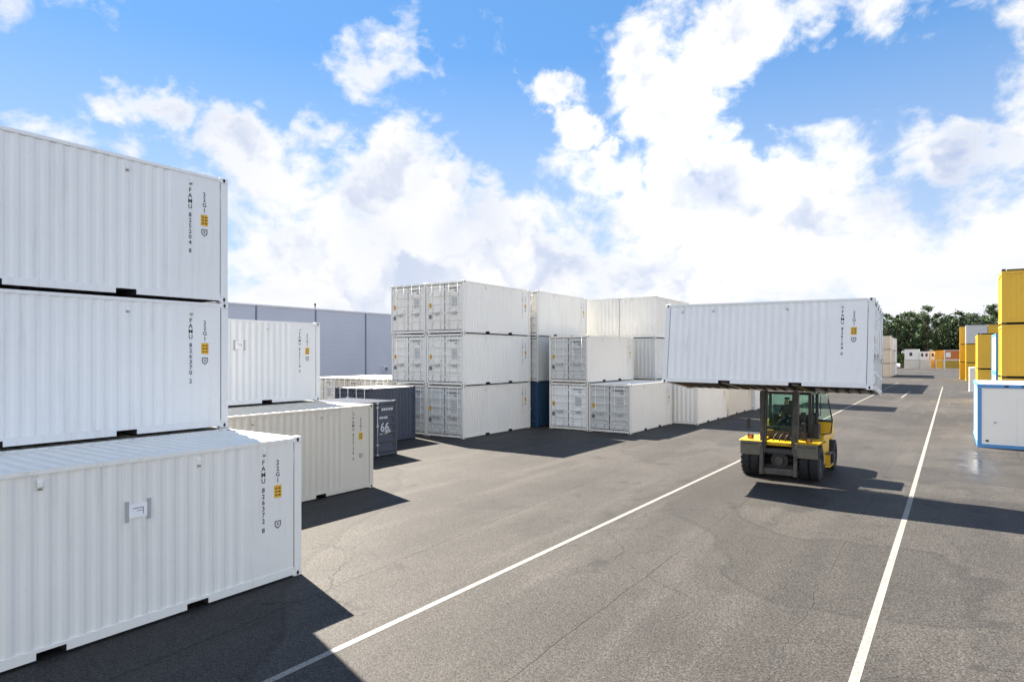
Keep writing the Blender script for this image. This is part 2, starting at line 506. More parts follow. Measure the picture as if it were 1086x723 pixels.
ID_Z = dict()
def container(label, cx, cy, z=0., mat='white', rotz=0., L=CL, H=CH, doors=-1, ident=None, group=None,
              detail=2, matrix=None, emblem_low=False, rodmat=None, doormat=None, vents=(), rods=(.27, .78)):
    rj = random.Random(int(cx * 97 + cy * 31 + z * 7))
    if not matrix and cy > 20: cx += rj.uniform(-.018, .018); cy += rj.uniform(-.03, .03); rotz += rj.uniform(-.0035, .0035)
    t = thing('shipping_container', label, 'shipping container', (cx, cy, z), (0, 0, rotz), group)
    if matrix: t.matrix_world = matrix; t.location = matrix.to_translation(); t.rotation_euler = matrix.to_euler()
    k = (L, H, mat)
    flat = .95 if L > 5 else .1
    link('side_panel', cached(('sp', 1, *k), lambda: side_mesh(L, H, mat, 1, flat=flat)), t)
    link('side_panel', cached(('sp', -1, *k), lambda: side_mesh(L, H, mat, -1, flat=flat)), t)
    link('roof_panel', cached(('rf', *k), lambda: roof_mesh(L, H, mat)), t)
    link('frame', cached(('fr', *k), lambda: frame_mesh(L, H, mat, pockets=L > 5)), t)
    e = link('end_panel', cached(('ep', *k), lambda: end_mesh(L, H, mat)), t)
    if doors == 1: e.rotation_euler = (0, 0, math.pi)
    link('floor', cached(('fl', L), lambda: floor_mesh(L)), t)
    if L > 5:
        for c in (-POCK, POCK): link('fork_pocket', cached('pk', pocket_mesh), t, (0, c, 0))
    if detail >= 1:
        for sx in (-1, 1):
            for sy in (-1, 1):
                for zz in (.056, H - .056):
                    link('corner_casting', cached(('cc', mat), lambda: casting_mesh(mat)), t, (sx * (CW / 2 - .0795), sy * (L / 2 - .0875), zz))
    # doors --------------------------------------------------
    dm = doormat or mat; w = CW / 2 - .145
    rm = rodmat or mat
    if doors == -1: mk = lambda px: ((px, -L / 2 + .02, 0), (0, 0, 0))
    else: mk = lambda px: ((-px, L / 2 - .02, 0), (0, 0, math.pi))
    def gb():
        b = MB(); e = CW / 2
        b.box(-.0245, .0225, .006, .06, .15, H - .12, 'gasket')
        b.box(-e + .104, -e + .1215, .006, .06, .15, H - .12, 'gasket'); b.box(e - .1225, e - .104, .006, .06, .15, H - .12, 'gasket')
        for z0, z1 in ((.151, .189), (H - .159, H - .121)):
            b.box(-e + .122, -.025, .006, .06, z0, z1, 'gasket'); b.box(.023, e - .123, .006, .06, z0, z1, 'gasket')
        return b.mesh('gasket')
    p, r = mk(0); link('gasket', cached(('gk', H), gb), t, p, r)
    for i in (0, 1):
        px = (-CW / 2 + .122) if i == 0 else .024
        p, r = mk(px)
        d = link('door', cached(('dr', H, dm), lambda: door_mesh(w - .002, H, dm)), t, p, r)
        if detail >= 1:
            for fx in rods: link('lock_rod', cached(('lr', H, rm), lambda: rod_mesh(H, rm)), d, (w * fx, 0, 0))
        if detail >= 2:
            link('handle', cached('hd', handle_mesh), d, (w * .27, 0, 0)); link('handle', cached('hd', handle_mesh), d, (w * .40, 0, 0.03))
            if i == 1 and ident:
                for nm, tx, fx in zip(('owner_code', 'serial_number', 'check_digit'), ident.split(), (.30, .60, .80)):
                    link(nm, text_mesh(tx, .105, 'ink'), d, (w * fx, -.012, H - .30), (R(90), 0, 0))
                link('type_code', text_mesh('22G1', .1, 'ink'), d, (w * .66, -.012, H - .44), (R(90), 0, 0))
                link('weight_table', cached('wt', table_mesh), d, (w * .55, -.004, H - .80))
            if i == 0 and ident:
                link('height_sticker', cached('hs', sticker_mesh), d, (w * .14, -.004, H - 1.05), (0, 0, R(-90)))
                link('data_plate', cached('dp', lambda: (lambda b: (b.box(-.1, .1, -.005, 0, -.2, 0, 'inkgrey'), b.mesh('data_plate'))[1])(MB())), d, (w * .14, -.002, .95))
    # side marks ---------------------------------------------
    if ident and detail >= 1 and L > 5:
        x = CW / 2 - .0175
        zz = H - .335
        for nm, tx in zip(('owner_code', 'serial_number', 'check_digit'), ident.split()):
            link(nm, text_mesh('\n'.join(tx), .118, 'ink', 'CENTER', .93), t, (x, L / 2 - .80, zz), (R(90), 0, R(90)))
            zz -= .125 * .88 * len(tx) + .055
        link('type_code', text_mesh('2\n2\nG\n1', .115, 'ink', 'CENTER', .94), t, (x, L / 2 - .505, H - .37), (R(90), 0, R(90)))
        link('height_sticker', cached('hs', sticker_mesh), t, (x, L / 2 - .505, H - .84))
        link('owner_emblem', cached('em', emblem_mesh), t, (x, L / 2 - .505, H - (1.48 if emblem_low else 1.13)))
        for vy in (vents or (-1.16, 1.04, L / 2 - .79)):
            link('ventilator', cached(('vt', mat), lambda: vent_mesh(mat)), t, (x - .004, vy, H - .14 if vy < 2 else H - .13))
    return t

# ---- left foreground stack (its right hand faces look at the lane)
WG = 'white and cream shipping containers in the yard'
ax = -10.066 - CW / 2
a1 = container('front left white container on the ground with a paper notice on its side', ax, 7.685 - CL / 2, 0, 'white_b',
          ident='FAMU 826372 8', group=WG, emblem_low=True)
notice(a1, .10, 1.78)
bx_ = -12.505 - CW / 2
container('white container on the ground hidden behind the front left one, bottom of the tall stack', bx_, 7.71 - CL / 2, 0, 'white_b', group=WG, detail=1)
container('white container in the middle of the tall left stack, above the notice', bx_, 7.71 - CL / 2, PITCH, 'white', ident='FAMU 826370 2', group=WG)
container('topmost white container of the tall left stack against the sky', bx_, 7.70 - CL / 2, PITCH * 2, 'white', ident='FAMU 825204 8', group=WG)
# ---- beige container and what stands behind it
container('beige container on the ground just behind the front left one', -14.87 - CW / 2, 14.03 - CL / 2, 0, 'beige',
          ident='FAMU 825170 6', group=WG, emblem_low=True)
container('white container on the ground hidden behind the beige one', -17.35 - CW / 2, 14.05 - CL / 2, 0, 'white_b', group=WG, detail=1)
d2 = container('grey white container with a square white sign, raised behind the beige one', -17.40 - CW / 2, 14.02 - CL / 2, PITCH, 'white',
          ident='FAMU 825118 0', group=WG)
notice(d2, .09, 1.80)
# ---- two small dark blue containers
BG = 'dark blue containers'
e1 = container('low dark blue container with white door lettering beside the beige one', -19.02 - 2.991 / 2, 19.28 - CW / 2, 0, 'blue', rotz=R(-90),
          L=2.991, H=2.25, doors=1, rodmat='galv', rods=(.06,), group=BG)
# white lettering on its right hand door (local +Y end, seen from +Y: left is +X)
b = MB()
for (u0, u1, z0, z1) in ((.34, .44, 1.86, 1.96), (.46, .57, 1.86, 1.96), (.60, .70, 1.86, 1.96), (.73, .83, 1.86, 1.96), (.86, .98, 1.86, 1.96),
                         (.24, .33, 1.53, 1.62), (.35, .45, 1.53, 1.62), (.49, .58, 1.53, 1.62), (.60, .68, 1.53, 1.62),
                         (.24, .42, .90, .93), (.48, .62, .90, .93)):
    b.box(-u1, -u0, 1.4785, 1.4805, z0, z1, 'whiteink', skip='s')
link('lettering', b.mesh('lettering'), e1)
link('door_number', text_mesh('66', .50, 'whiteink'), e1, (-.52, 1.481, 1.42), (R(90), 0, R(180)))
container('taller dark blue container with ribbed side standing before the triple stack', -21.88 - CW / 2, 23.44 - 2.991 / 2, 0, 'blue',
          L=2.991, H=CH, rodmat='galv', group=BG)
# ---- central triple stack, two wide, doors towards the camera
lev = ('bottom', 'middle', 'top')
cols = (('right', -19.69 - CW / 2), ('left', -19.69 - CW * 1.5 - .04))
ids = iter(['FAMU 82%04d %d' % (5031 + 137 * i, (i * 7) % 10) for i in range(60)])
for sname, sx in cols:
    for i, ln in enumerate(lev):
        container('white container with closed doors, %s of the %s column of the central stack' % (ln, sname), sx, 24.53 + CL / 2, i * PITCH,
                  'white_b' if i else 'cream', doormat=('grey' if i == 0 else 'white_b'), ident=next(ids), group=WG)
# column standing behind that stack
for i, (ln, mt) in enumerate((('dark navy container on the ground in the shade between two stacks', 'navy'),
                              ('grey white container above the dark navy one between two stacks', 'grey'),
                              ('white container on top of the grey one, behind the central stack', 'white_b'))):
    container(ln, -19.42 - CW / 2, 30.92 + CL / 2, i * PITCH, mt, ident=next(ids) if i else None, group=WG if i else BG, doors=-1)
# stack at the back, two wide, ribbed end walls towards the camera
for sname, sx in (('right', -15.12 - CW / 2), ('left', -15.12 - CW * 1.5 - .04)):
    for i, ln in enumerate(lev):
        container('white ribbed container, %s of the %s column left of the raised one' % (ln, sname), sx, 37.80 + CL / 2, i * PITCH,
                  'white_b' if i != 1 else 'grey', doors=1, ident=next(ids), group=WG)
# low block with doors
container('white container with bright doors, left of the ground pair under a third', -16.20 - CW / 2, 30.92 + CL / 2, 0, 'cream', doormat='white', ident=next(ids), group=WG)
container('cream sided container with grey doors, right of the ground pair under a third', -13.74 - CW / 2, 30.92 + CL / 2, 0, 'cream', doormat='grey', ident=next(ids), group=WG)
container('cream sided container with grey doors sitting on top of a ground pair', -16.20 - CW / 2, 30.92 + CL / 2, PITCH, 'cream', doormat='grey', ident=next(ids), group=WG)
# row along the lane, under and behind the raised container
container('beige sided container on the ground, nearest of the row under the raised one', -12.28 - CW / 2, 37.22 + CL / 2, 0, 'cream', doors=1, ident=next(ids), group=WG)
container('beige sided container on the ground, second of the row behind the truck', -12.34 - CW / 2, 43.85 + CL / 2, 0, 'beige', doors=1, ident=next(ids), group=WG)
container('white doored container on the ground at the end of the row behind the truck', -12.08 - CW / 2, 50.60 + CL / 2 - .6, 0, 'white', ident=next(ids), group=WG, detail=1)
for i, ln in enumerate(lev):
    for j, y in enumerate((56.1, 58.6)):
        container('white container laid crosswise in a stack hidden behind the lift truck', -10.3 - CL / 2, y + CW / 2, i * PITCH, 'white_b', rotz=R(-90), doors=1,
                  group='containers stacked behind the lift truck', detail=0)
for i in range(3):
    for y in (82.4, 88.7, 95.0, 101.3):
        container('white container in the long stack hidden behind the raised container', -9.4 - CW / 2, y + CL / 2, i * PITCH, 'cream', detail=0,
                  group='containers stacked far down the lane')
for i, ln in enumerate(lev):
    for j, (y, mt) in enumerate(((138.5, 'beige'), (144.9, 'grey'), (151.3, 'white_b'))):
        if j and i == 2 and j == 1: mt = 'white_b'
        container('%s container, %s of the %s column beyond the right end of the raised container' % (('beige', 'grey', 'white')[j], ln, ('nearest', 'second', 'third')[j]),
                  -9.37 - CW / 2, y + CL / 2, i * (2.53 if j else PITCH), mt, detail=0, group=WG, H=CH if not j else 2.52)
# cream row behind the dark blue pair
for k in range(4):
    container('cream container of the low row before the blue grey warehouse', -27.2 - CW / 2 - k * 2.50, 29.2 + CL / 2, 0, 'cream' if k % 2 else 'beige',
              ident=next(ids), group='cream containers before the warehouse')

# ------------------------------------------------------------------ raised container
TILT = R(7.0)
mat_h = Matrix.Translation((-4.79, 20.10 + 1.219 * math.cos(TILT), 3.19 - 1.219 * math.sin(TILT))) @ Matrix.Rotation(R(.5), 4, 'Y') @ Matrix.Rotation(-TILT, 4, 'X')
container('white container held high and tilted back on the forks of the yellow truck', 0, 0, 0, 'white', matrix=mat_h @ Matrix.Rotation(R(-90), 4, 'Z'), doors=1,
          ident='FAMU 826104 0', group=WG, vents=(-2.45, -1.45, .75, CL / 2 - .80))

# ------------------------------------------------------------------ modular buildings on the right and far away
def cabin(label, x0, y0, w, l, z, h, body, frame, name='site_cabin', windows=(), door=None, group=None, cat='site cabin', ribs=True, fw=.16, pane='darkglass', gap=0):
    """near left bottom corner at (x0, y0), front face towards -Y"""
    t = thing(name, label, cat, (x0 + w / 2, y0 + l / 2, z), group=group)
    b = MB(); X, Y = w / 2, l / 2
    for sx in (-1, 1):
        for sy in (-1, 1):
            xa, xb = sorted((sx * X, sx * (X - fw))); ya, yb = sorted((sy * Y, sy * (Y - fw))); b.box(xa, xb, ya, yb, .0, h - .012, frame)
        xa, xb = sorted((sx * X, sx * (X - .12)))
        for z0, z1 in ((.012, .16), (h - .17, h - .016)): b.box(xa, xb, -Y + fw, Y - fw, z0, z1, frame)
    for sy in (-1, 1):
        ya, yb = sorted((sy * Y, sy * (Y - .12)))
        for z0, z1 in ((.012, .16), (h - .17, h - .016)): b.box(-X + fw, X - fw, ya, yb, z0, z1, frame)
    link('frame', b.mesh('frame'), t)
    if gap:
        for sx in (-1, 1):
            for sy in (-1, 1):
                b = MB(); q = sx * (X - .1); p_ = sy * (Y - .1)
                b.box(q - .09, q + .09, p_ - .09, p_ + .09, h - .011, h + gap - .002, 'dark'); link('corner_block', b.mesh('corner_block'), t)
        b = MB(); b.box(-X + .25, X - .25, -Y + .25, Y - .25, h - .011, h + gap - .004, 'void'); link('gap_shade', b.mesh('gap_shade'), t)  # dark filler standing in for the shade in the gap between levels
    rec = .035
    def panel(length, n):
        pr = []
        for i in range(n):
            a = -length / 2 + length * i / n; p = length / n
            pr += [(a, 0), (a + p * .46, 0), (a + p * .5, -.012), (a + p * .96, -.012)]
        pr.append((length / 2, 0)); return pr
    for sy in (-1, 1):
        b = MB(); b.strip([(sy * -a, sy * (Y - rec + q)) for a, q in (panel(w - 2 * fw, max(2, int(w / .24))) if ribs else [(-w / 2 + fw, 0), (w / 2 - fw, 0)])], 'z', .16, h - .17, body); link('wall_panel', b.mesh('wall_panel'), t)
    for sx in (-1, 1):
        b = MB(); b.strip([(sx * (X - rec + q), sx * a) for a, q in panel(l - 2 * fw, max(2, int(l / .24)))], 'z', .16, h - .17, body); link('wall_panel', b.mesh('wall_panel'), t)
    b = MB(); pr = corr(-Y + .1, Y - .1, .3, h - .014, h - .045); b.strip(pr, 'x', -X + .06, X - .06, 'galv' if frame == 'offblue' else body); link('roof_panel', b.mesh('roof_panel'), t)
    for (wx, wz, ww, wh) in windows:
        b = MB(); yy = -Y + rec
        for s0, s1, q0, q1 in ((-ww / 2, ww / 2, wh / 2 - .06, wh / 2), (-ww / 2, ww / 2, -wh / 2, -wh / 2 + .06), (-ww / 2, -ww / 2 + .06, -wh / 2 + .06, wh / 2 - .06), (ww / 2 - .06, ww / 2, -wh / 2 + .06, wh / 2 - .06)):
            b.box(wx + s0, wx + s1, yy - .04, yy, wz + q0, wz + q1, 'office')
        f = link('window', b.mesh('window'), t)
        b = MB(); b.box(wx - ww / 2 + .06, wx + ww / 2 - .06, yy - .022, yy, wz - wh / 2 + .06, wz + wh / 2 - .06, pane); link('pane', b.mesh('pane'), f)
    return t, X, Y

SC = 'site cabins on the right of the lane'
t, X, Y = cabin('white site cabin with a sky blue frame on the ground at the right edge', .98, 35.40, 2.44, 6.06, 0, 2.83, 'office', 'offblue', group=SC, ribs=False)
b = MB(); yy = -Y + .036
b.box(-.92, -.80, yy - .012, yy, .27, .35, 'ink'); link('socket_cover', b.mesh('socket_cover'), t)
b = MB(); b.box(-.62, -.52, yy - .03, yy, 1.10, 1.18, 'galv'); link('wall_bracket', b.mesh('wall_bracket'), t)
b = MB()
for k in range(4): b.box(.50, .78, yy - .03, yy, 1.62 + k * .12, 1.69 + k * .12, 'cream')
link('vent_grille', b.mesh('vent_grille'), t)
b = MB()
for (q0, q1, z0, z1) in ((.18, .205, .2, 2.2), (.205, 1.03, 2.17, 2.2)): b.box(q0, q1, yy - .012, yy, z0, z1, 'office')
link('door_edge', b.mesh('door_edge'), t)
b = MB(); b.box(-.25, -.1, -Y - .012, -Y + .002, 2.70, 2.78, 'ink'); b.box(.35, .4, -Y - .012, -Y + .002, 2.70, 2.78, 'ink'); link('lifting_slot', b.mesh('lifting_slot'), t)
for i, ln in enumerate(('bottom', 'middle', 'topmost')):
    cabin('large yellow cabin, %s of the tallest yellow stack at the right edge' % ln, 2.32, 44.5, 6.06, 2.9, i * 2.955, 2.85, 'yellow', 'yellow', group=SC, fw=.2, gap=.105)
for i, ln in enumerate(('lower', 'upper')):
    cabin('white cabin with a blue corner post, %s one beside the tall yellow stack' % ln, 2.62, 56.4, 2.44, 6.0, i * 2.84, 2.83, 'office', 'offblue', group=SC, fw=.26)
for i, ln in enumerate(('lower', 'upper')):
    cabin('yellow cabin, %s of the two high stack left of the blue corner post' % ln, 1.9, 67.9, 2.44, 6.0, i * 3.0, 2.89, 'yellow', 'yellow', group=SC, gap=.11)
cabin('narrow white cabin on the ground left of the two high yellow stack', 1.72, 88.0, 2.44, 3.0, 0, 2.75, 'office', 'office', group=SC)
for i, (ln, mt) in enumerate((('yellow cabin on the ground under two others before the pale one', 'yellow'), ('yellow cabin in mid stack right under the pale grey one', 'yellow'), ('pale grey cabin on top of the yellow stack', 'grey'))):
    cabin(ln, 2.0, 124.8, 2.75, 6.0, i * 3.0, 2.88, mt, mt, group=SC, gap=.12)
for i, ln in enumerate(lev):
    cabin('yellow cabin, %s of the stack beside the pale grey topped one' % ln, 4.82, 124.8, 4.3, 6.0, i * 3.0, 2.88, 'yellow', 'yellow', group=SC, gap=.12)
for i, ln in enumerate(lev):
    cabin('yellow cabin, %s of the farthest narrow stack before the wood' % ln, 1.3, 134.0, 2.44, 6.0, i * 3.03, 2.92, 'yellow', 'yellow', group=SC, gap=.11)
# far cross row
FR = 'cabins in the far row before the wood'
fy = 236.
cabin('white cabin with one dark window, left end of the upper far row', -12.0, fy, 4.0, 2.5, 2.75, 3.3, 'office', 'office', windows=((-.3, 1.7, .9, 1.2),), group=FR)
cabin('white cabin with two dark windows on the upper tier of the far row', -8.0, fy - .4, 2.6, 6, 2.72, 2.6, 'office', 'office', windows=((-.6, 1.5, .7, 1.1), (.55, 1.5, .7, 1.1)), group=FR)
cabin('pale yellow cabin with one dark window on the upper tier of the far row', -5.3, fy - .4, 1.5, 6, 2.72, 2.75, 'cream', 'yellow', windows=((0., 1.5, .7, 1.1),), group=FR)
cabin('amber cabin at the corner of the far upper tier', -3.75, fy - 2, 2.0, 6, 2.75, 2.9, 'amber', 'amber', group=FR)
cabin('long orange cabin with a white frame on the far upper tier', -1.7, fy - 3, 8.0, 2.5, 2.75, 2.95, 'orange', 'office', windows=((-2.9, 1.5, 1.2, 1.5),), group=FR, fw=.3, pane='office')
cabin('beige cabin on the ground at the left of the far row', -12.1, fy, 4.3, 2.5, 0, 2.72, 'beige', 'beige', group=FR)
cabin('beige cabin on the ground under the two dark windows of the far row', -7.75, fy - .4, 2.5, 6, 0, 2.70, 'beige', 'cream', group=FR)
cabin('pale yellow cabin on the ground in the middle of the far row', -5.2, fy - .4, 1.4, 6, 0, 2.70, 'amber', 'cream', group=FR)
cabin('amber cabin on the ground under the far corner', -3.75, fy - 2, 2.0, 6, 0, 2.72, 'amber', 'cream', group=FR)
cabin('long ochre cabin on the ground under the orange one', -1.7, fy - 3, 8.0, 2.5, 0, 2.73, 'olive', 'cream', group=FR, fw=.3)

# ------------------------------------------------------------------ warehouse
t = thing('warehouse', 'long blue grey metal clad warehouse behind the containers', 'warehouse', (-60, 55, 0))
b = MB(); b.box(-32, 0, -60, 62, 0, 9.3, 'clad', skip='b'); link('wall', b.mesh('wall'), t)
b = MB(); b.box(-32.1, .12, -60.1, 62.1, 9.302, 9.46, 'coping'); link('roof_edge', b.mesh('roof_edge'), t)
for yy in (-51, -42.5, -34, -25.5, -14.9, -7.3, .3, 8.6, 17, 25.5, 34, 42.5, 51):
    b = MB(); b.box(.003, .07, yy - .09, yy + .09, 0, 9.29, 'cladseam'); link('wall_joint', b.mesh('wall_joint'), t)
b = MB(); b.tube((-1.2, -6.4, 9.47), (-1.2, -6.4, 9.9), .06, 'dark'); b.tube((-1.2, -6.4, 9.9), (-1.2, -6.4, 10.15), .12, 'dark'); link('roof_vent', b.mesh('roof_vent'), t)
b = MB(); b.box(.003, .35, 3.1, 3.9, 2.05, 2.7, 'coping'); b.box(.35, .37, 3.2, 3.8, 2.12, 2.6, 'cladseam'); link('wall_lamp', b.mesh('wall_lamp'), t)

# ------------------------------------------------------------------ ground and lines
b = MB(); b.face([(-1500, -900, 0), (1500, -900, 0), (1500, 2200, 0), (-1500, 2200, 0)], 'asphalt')
struct(link('ground', b.mesh('ground')))
def stripe(name, pts, w):
    b = MB()
    for (x0, y0), (x1, y1) in zip(pts[:-1], pts[1:]):
        b.face([(x0 - w / 2, y0, .004), (x0 + w / 2, y0, .004), (x1 + w / 2, y1, .004), (x1 - w / 2, y1, .004)], 'line')
    struct(link(name, b.mesh(name)))
stripe('road_marking', [(-7.14, 2.), (-7.02, 10), (-6.80, 25), (-6.66, 70), (-6.5, 112)], .115)
stripe('road_marking', [(-1.03, 4.), (-.95, 20), (-.87, 101)], .12)
stripe('road_marking', [(-3.95, 73.), (-3.80, 86)], .14)
for i, yy in enumerate((66.7, 78.1, 88.4)):  # low dark slatted plates laid as three dark patches beside the lane
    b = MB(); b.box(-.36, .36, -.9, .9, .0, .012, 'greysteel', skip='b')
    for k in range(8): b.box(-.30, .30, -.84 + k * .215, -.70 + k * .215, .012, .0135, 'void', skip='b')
    o = link('dark_patch', b.mesh('dark_patch'), None, (.24, yy, .004))
    tag(o, '%s dark flat patch on the asphalt right of the white line' % ('nearest', 'middle', 'farthest')[i], 'drain cover', 'dark patches beside the lane')

# ------------------------------------------------------------------ lift truck (front towards -Y, origin under the front axle)
TX, TY = -4.72, 23.05
tk = thing('lift_truck', 'big yellow lift truck carrying a white container along the lane', 'forklift', (TX, TY, 0))
def part(name, b, parent=tk, loc=(0, 0, 0), rot=(0, 0, 0), bev=0):
    me = b.mesh(name)
    if bev: bevel(me, bev)
    return link(name, me, parent, loc, rot)
def tyre_mesh(r, w):
    b = MB(); prof = [(-w / 2 + .02, r * .55), (-w / 2, r * .66), (-w / 2, r * .86), (-w / 2 + .03, r * .965), (-w / 2 + .07, r), (w / 2 - .07, r), (w / 2 - .03, r * .965), (w / 2, r * .86), (w / 2, r * .66), (w / 2 - .02, r * .55)]
    b.lathe(prof, (0, 0, 0), 'rubber', 40)
    n = 22                                                               # chunky tread lugs
    for i in range(n):
        t = 2 * math.pi * i / n
        for s in (-1, 1):
            xf = Matrix.Rotation(t + (.0 if s < 0 else math.pi / n), 4, 'X') @ Matrix.Translation((s * w * .24, 0, r)) @ Matrix.Rotation(s * .45, 4, 'Z')
            b.box(-w * .22, w * .22, -.030, .030, -.03, .016, 'rubber', xf=xf)
    return b.mesh('tyre')
def rim_mesh(r, w):
    b = MB(); s = w / 2
    b.lathe([(-s + .03, r * .56), (-s + .05, r * .46), (-s * .1, r * .42), (-s * .1, .0)], (0, 0, 0), 'dark', 28)
    b.lathe([(s - .03, r * .56), (s - .05, r * .46), (s * .35, r * .42), (s * .35, r * .22), (s * .75, r * .18), (s * .75, 0)], (0, 0, 0), 'dark', 28)
    return b.mesh('rim')
tf, rf = tyre_mesh(.57, .30), rim_mesh(.57, .30)
tr_, rr_ = tyre_mesh(.51, .30), rim_mesh(.51, .30)
for x, y, r, tm, rm in ((-1.075, 0, .575, tf, rf), (-.765, 0, .575, tf, rf), (.765, 0, .575, tf, rf), (1.075, 0, .575, tf, rf), (-1.12, 2.75, .515, tr_, rr_), (1.12, 2.75, .515, tr_, rr_)):
    w = link('tyre', tm, tk, (x, y, r), (R(random.uniform(0, 30)), 0, 0 if x > 0 else math.pi)); link('rim', rm, w)
b = MB(); b.tube((-.62, 0, .575), (.62, 0, .575), .16, 'dark', 14); b.tube((0, -.36, .60), (0, .34, .60), .27, 'dark', 18); b.tube((0, -.46, .60), (0, -.36, .60), .13, 'greysteel', 14)
b.box(-.58, .58, -.16, .3, .74, .98, 'dark'); b.box(-.56, .56, -.28, -.17, .26, .42, 'dark'); part('axle_housing', b)
b = MB(); b.box(-.60, .60, .36, 3.0, .36, 1.16, 'dark'); part('chassis', b, bev=.02)
b = MB(); b.box(-.50, .50, -.32, .36, 1.07, 1.20, 'tyellow'); part('front_cowl', b, bev=.03)
for s in (-1, 1):
    x0, x1 = sorted((s * .50, s * 1.24))
    b = MB()
    arc = [(-.61, 1.222), (-.58, 1.25), (.62, 1.29), (.80, 1.20)]; und = [(.76, 1.15), (.60, 1.245), (-.56, 1.222), (-.58, 1.215)]
    b.prism(arc + und, 'x', x0, x1, 'tyellow'); part('fender', b, bev=.008)
    b = MB(); b.box(x0 + .03, x1 - .03, -.60, -.575, .76, 1.215, 'olivegrey'); b.box(x0 + .10, x1 - .10, -.62, -.60, 1.10, 1.15, 'greysteel'); part('mud_flap', b, bev=.006)
# yellow side bodies with steps
for s in (-1, 1):
    b = MB(); x0, x1 = sorted((s * .62, s * (1.14 if s > 0 else 1.05)))
    prof = [(.86, .42), (2.12, .42), (2.22, 1.05), (2.30, 1.10), (3.3, 1.12), (3.3, 1.66), (2.0, 1.72), (1.70, 1.45 if s > 0 else 1.25), (.86, 1.22 if s > 0 else 1.20)]
    b.prism(prof, 'x', x0, x1, 'tyellow'); part('side_body', b, bev=.025)
    b = MB(); xa, xb = sorted((s * 1.192, s * 1.34))
    b.prism([(.95, .30), (1.75, .30), (1.75, .36), (1.0, .36)], 'x', xa, xb, 'tyellow'); b.box(min(xa, xb), max(xa, xb), 1.0, 1.7, .362, .372, 'dark'); b.box(xa, xb, 1.0, 1.04, .372, .72, 'tyellow'); b.box(xa, xb, 1.0, 1.7, .72, .76, 'dark'); part('step', b)
b = MB(); b.prism([(1.95, 1.1), (3.3, 1.1), (3.3, 1.72), (3.2, 1.80), (2.1, 1.86), (1.95, 1.80)], 'x', -.615, .615, 'tyellow'); part('engine_hood', b, bev=.03)
b = MB(); b.prism([(-1.1, 3.02), (1.1, 3.02), (1.1, 3.45), (.7, 3.75), (-.7, 3.75), (-1.1, 3.45)], 'z', .45, 1.65, 'tyellow'); part('counterweight', b, bev=.06)
# cab
cx0, cx1, cy0, cy1, cz0, cz1 = -.82, .84, .45, 1.92, 1.28, 2.86
b = MB(); b.box(cx0, cx1, cy0, cy1, 1.20, 1.28, 'dark'); b.box(cx0 + .05, cx1 - .05, cy0, cy0 + .06, 1.28, 1.50, 'dark'); b.box(cx0 + .09, cx1 - .09, cy1 - .08, cy1 - .02, 1.28, 1.98, 'dark'); part('cab_floor', b)
b = MB()
for (x, y) in ((cx0, cy0), (cx1, cy0), (cx0, cy1), (cx1, cy1)):
    s = 1 if x < 0 else -1; q = 1 if y == cy0 else -1
    xa, xb = sorted((x, x + s * .09)); ya, yb = sorted((y, y + q * .09)); b.box(xa, xb, ya, yb, cz0, cz1, 'dark')
for y in (cy0, cy1 - .07): b.box(cx0 + .09, cx1 - .09, y, y + .07, cz1 - .10, cz1 - .002, 'dark')
for x in (cx0, cx1 - .07): b.box(x, x + .07, cy0 + .09, cy1 - .09, cz1 - .10, cz1 - .002, 'dark')
b.box(cx1 - .06, cx1 - .003, cy0 + .55, cy0 + .62, cz0, cz1 - .10, 'dark'); b.box(cx0 + .003, cx0 + .06, cy0 + .55, cy0 + .62, cz0, cz1 - .10, 'dark')
part('cab_frame', b)
b = MB(); b.prism([(cy0 - .05, cz1), (cy1 + .05, cz1), (cy1, cz1 + .09), (cy0 + .05, cz1 + .09)], 'x', cx0 - .03, cx1 + .03, 'dark'); part('cab_roof', b)
def pane(pts, name='window'):
    b = MB(); n = (Vector(pts[1]) - Vector(pts[0])).cross(Vector(pts[2]) - Vector(pts[0])).normalized() * .005
    b.face(pts, 'glass'); b.face([tuple(Vector(p) - n) for p in reversed(pts)], 'glass'); return part(name, b)
pane([(cx0 + .09, cy0 + .04, 1.50), (cx1 - .09, cy0 + .04, 1.50), (cx1 - .09, cy0 + .04, cz1 - .1), (cx0 + .09, cy0 + .04, cz1 - .1)], 'windscreen')
pane([(cx1 - .09, cy1 - .04, 1.75), (cx0 + .09, cy1 - .04, 1.75), (cx0 + .09, cy1 - .04, cz1 - .1), (cx1 - .09, cy1 - .04, cz1 - .1)], 'rear_window')
pane([(cx0 + .03, cy1 - .1, 1.5), (cx0 + .03, cy0 + .1, 1.5), (cx0 + .03, cy0 + .1, cz1 - .1), (cx0 + .03, cy1 - .1, cz1 - .1)], 'side_window')
pane([(cx1 - .03, cy0 + .1, 1.5), (cx1 - .03, cy0 + .54, 1.5), (cx1 - .03, cy0 + .54, cz1 - .1), (cx1 - .03, cy0 + .1, cz1 - .1)], 'side_window')
b = MB(); b.box(-.62, .62, .62, .86, 1.50, 1.62, 'dark'); b.box(-.16, .16, .62, .80, 1.30, 1.50, 'dark')
for x in (-.5, -.3, .34, .5): b.tube((x, .74, 1.62), (x, .70, 1.72), .02, 'galv', 6)
part('dashboard', b, bev=.015)
b = MB(); ring = [(-.10 + .19 * math.cos(t), .82 + .05 * math.sin(t), 1.76 + .17 * math.sin(t)) for t in [i * math.pi / 8 for i in range(17)]]
for p, q in zip(ring[:-1], ring[1:]): b.tube(p, q, .014, 'seat', 6)
b.tube((-.10, .76, 1.58), (-.10, .82, 1.76), .025, 'seat', 8); b.tube((-.28, .82, 1.76), (.08, .82, 1.76), .012, 'seat', 6); part('steering_wheel', b)
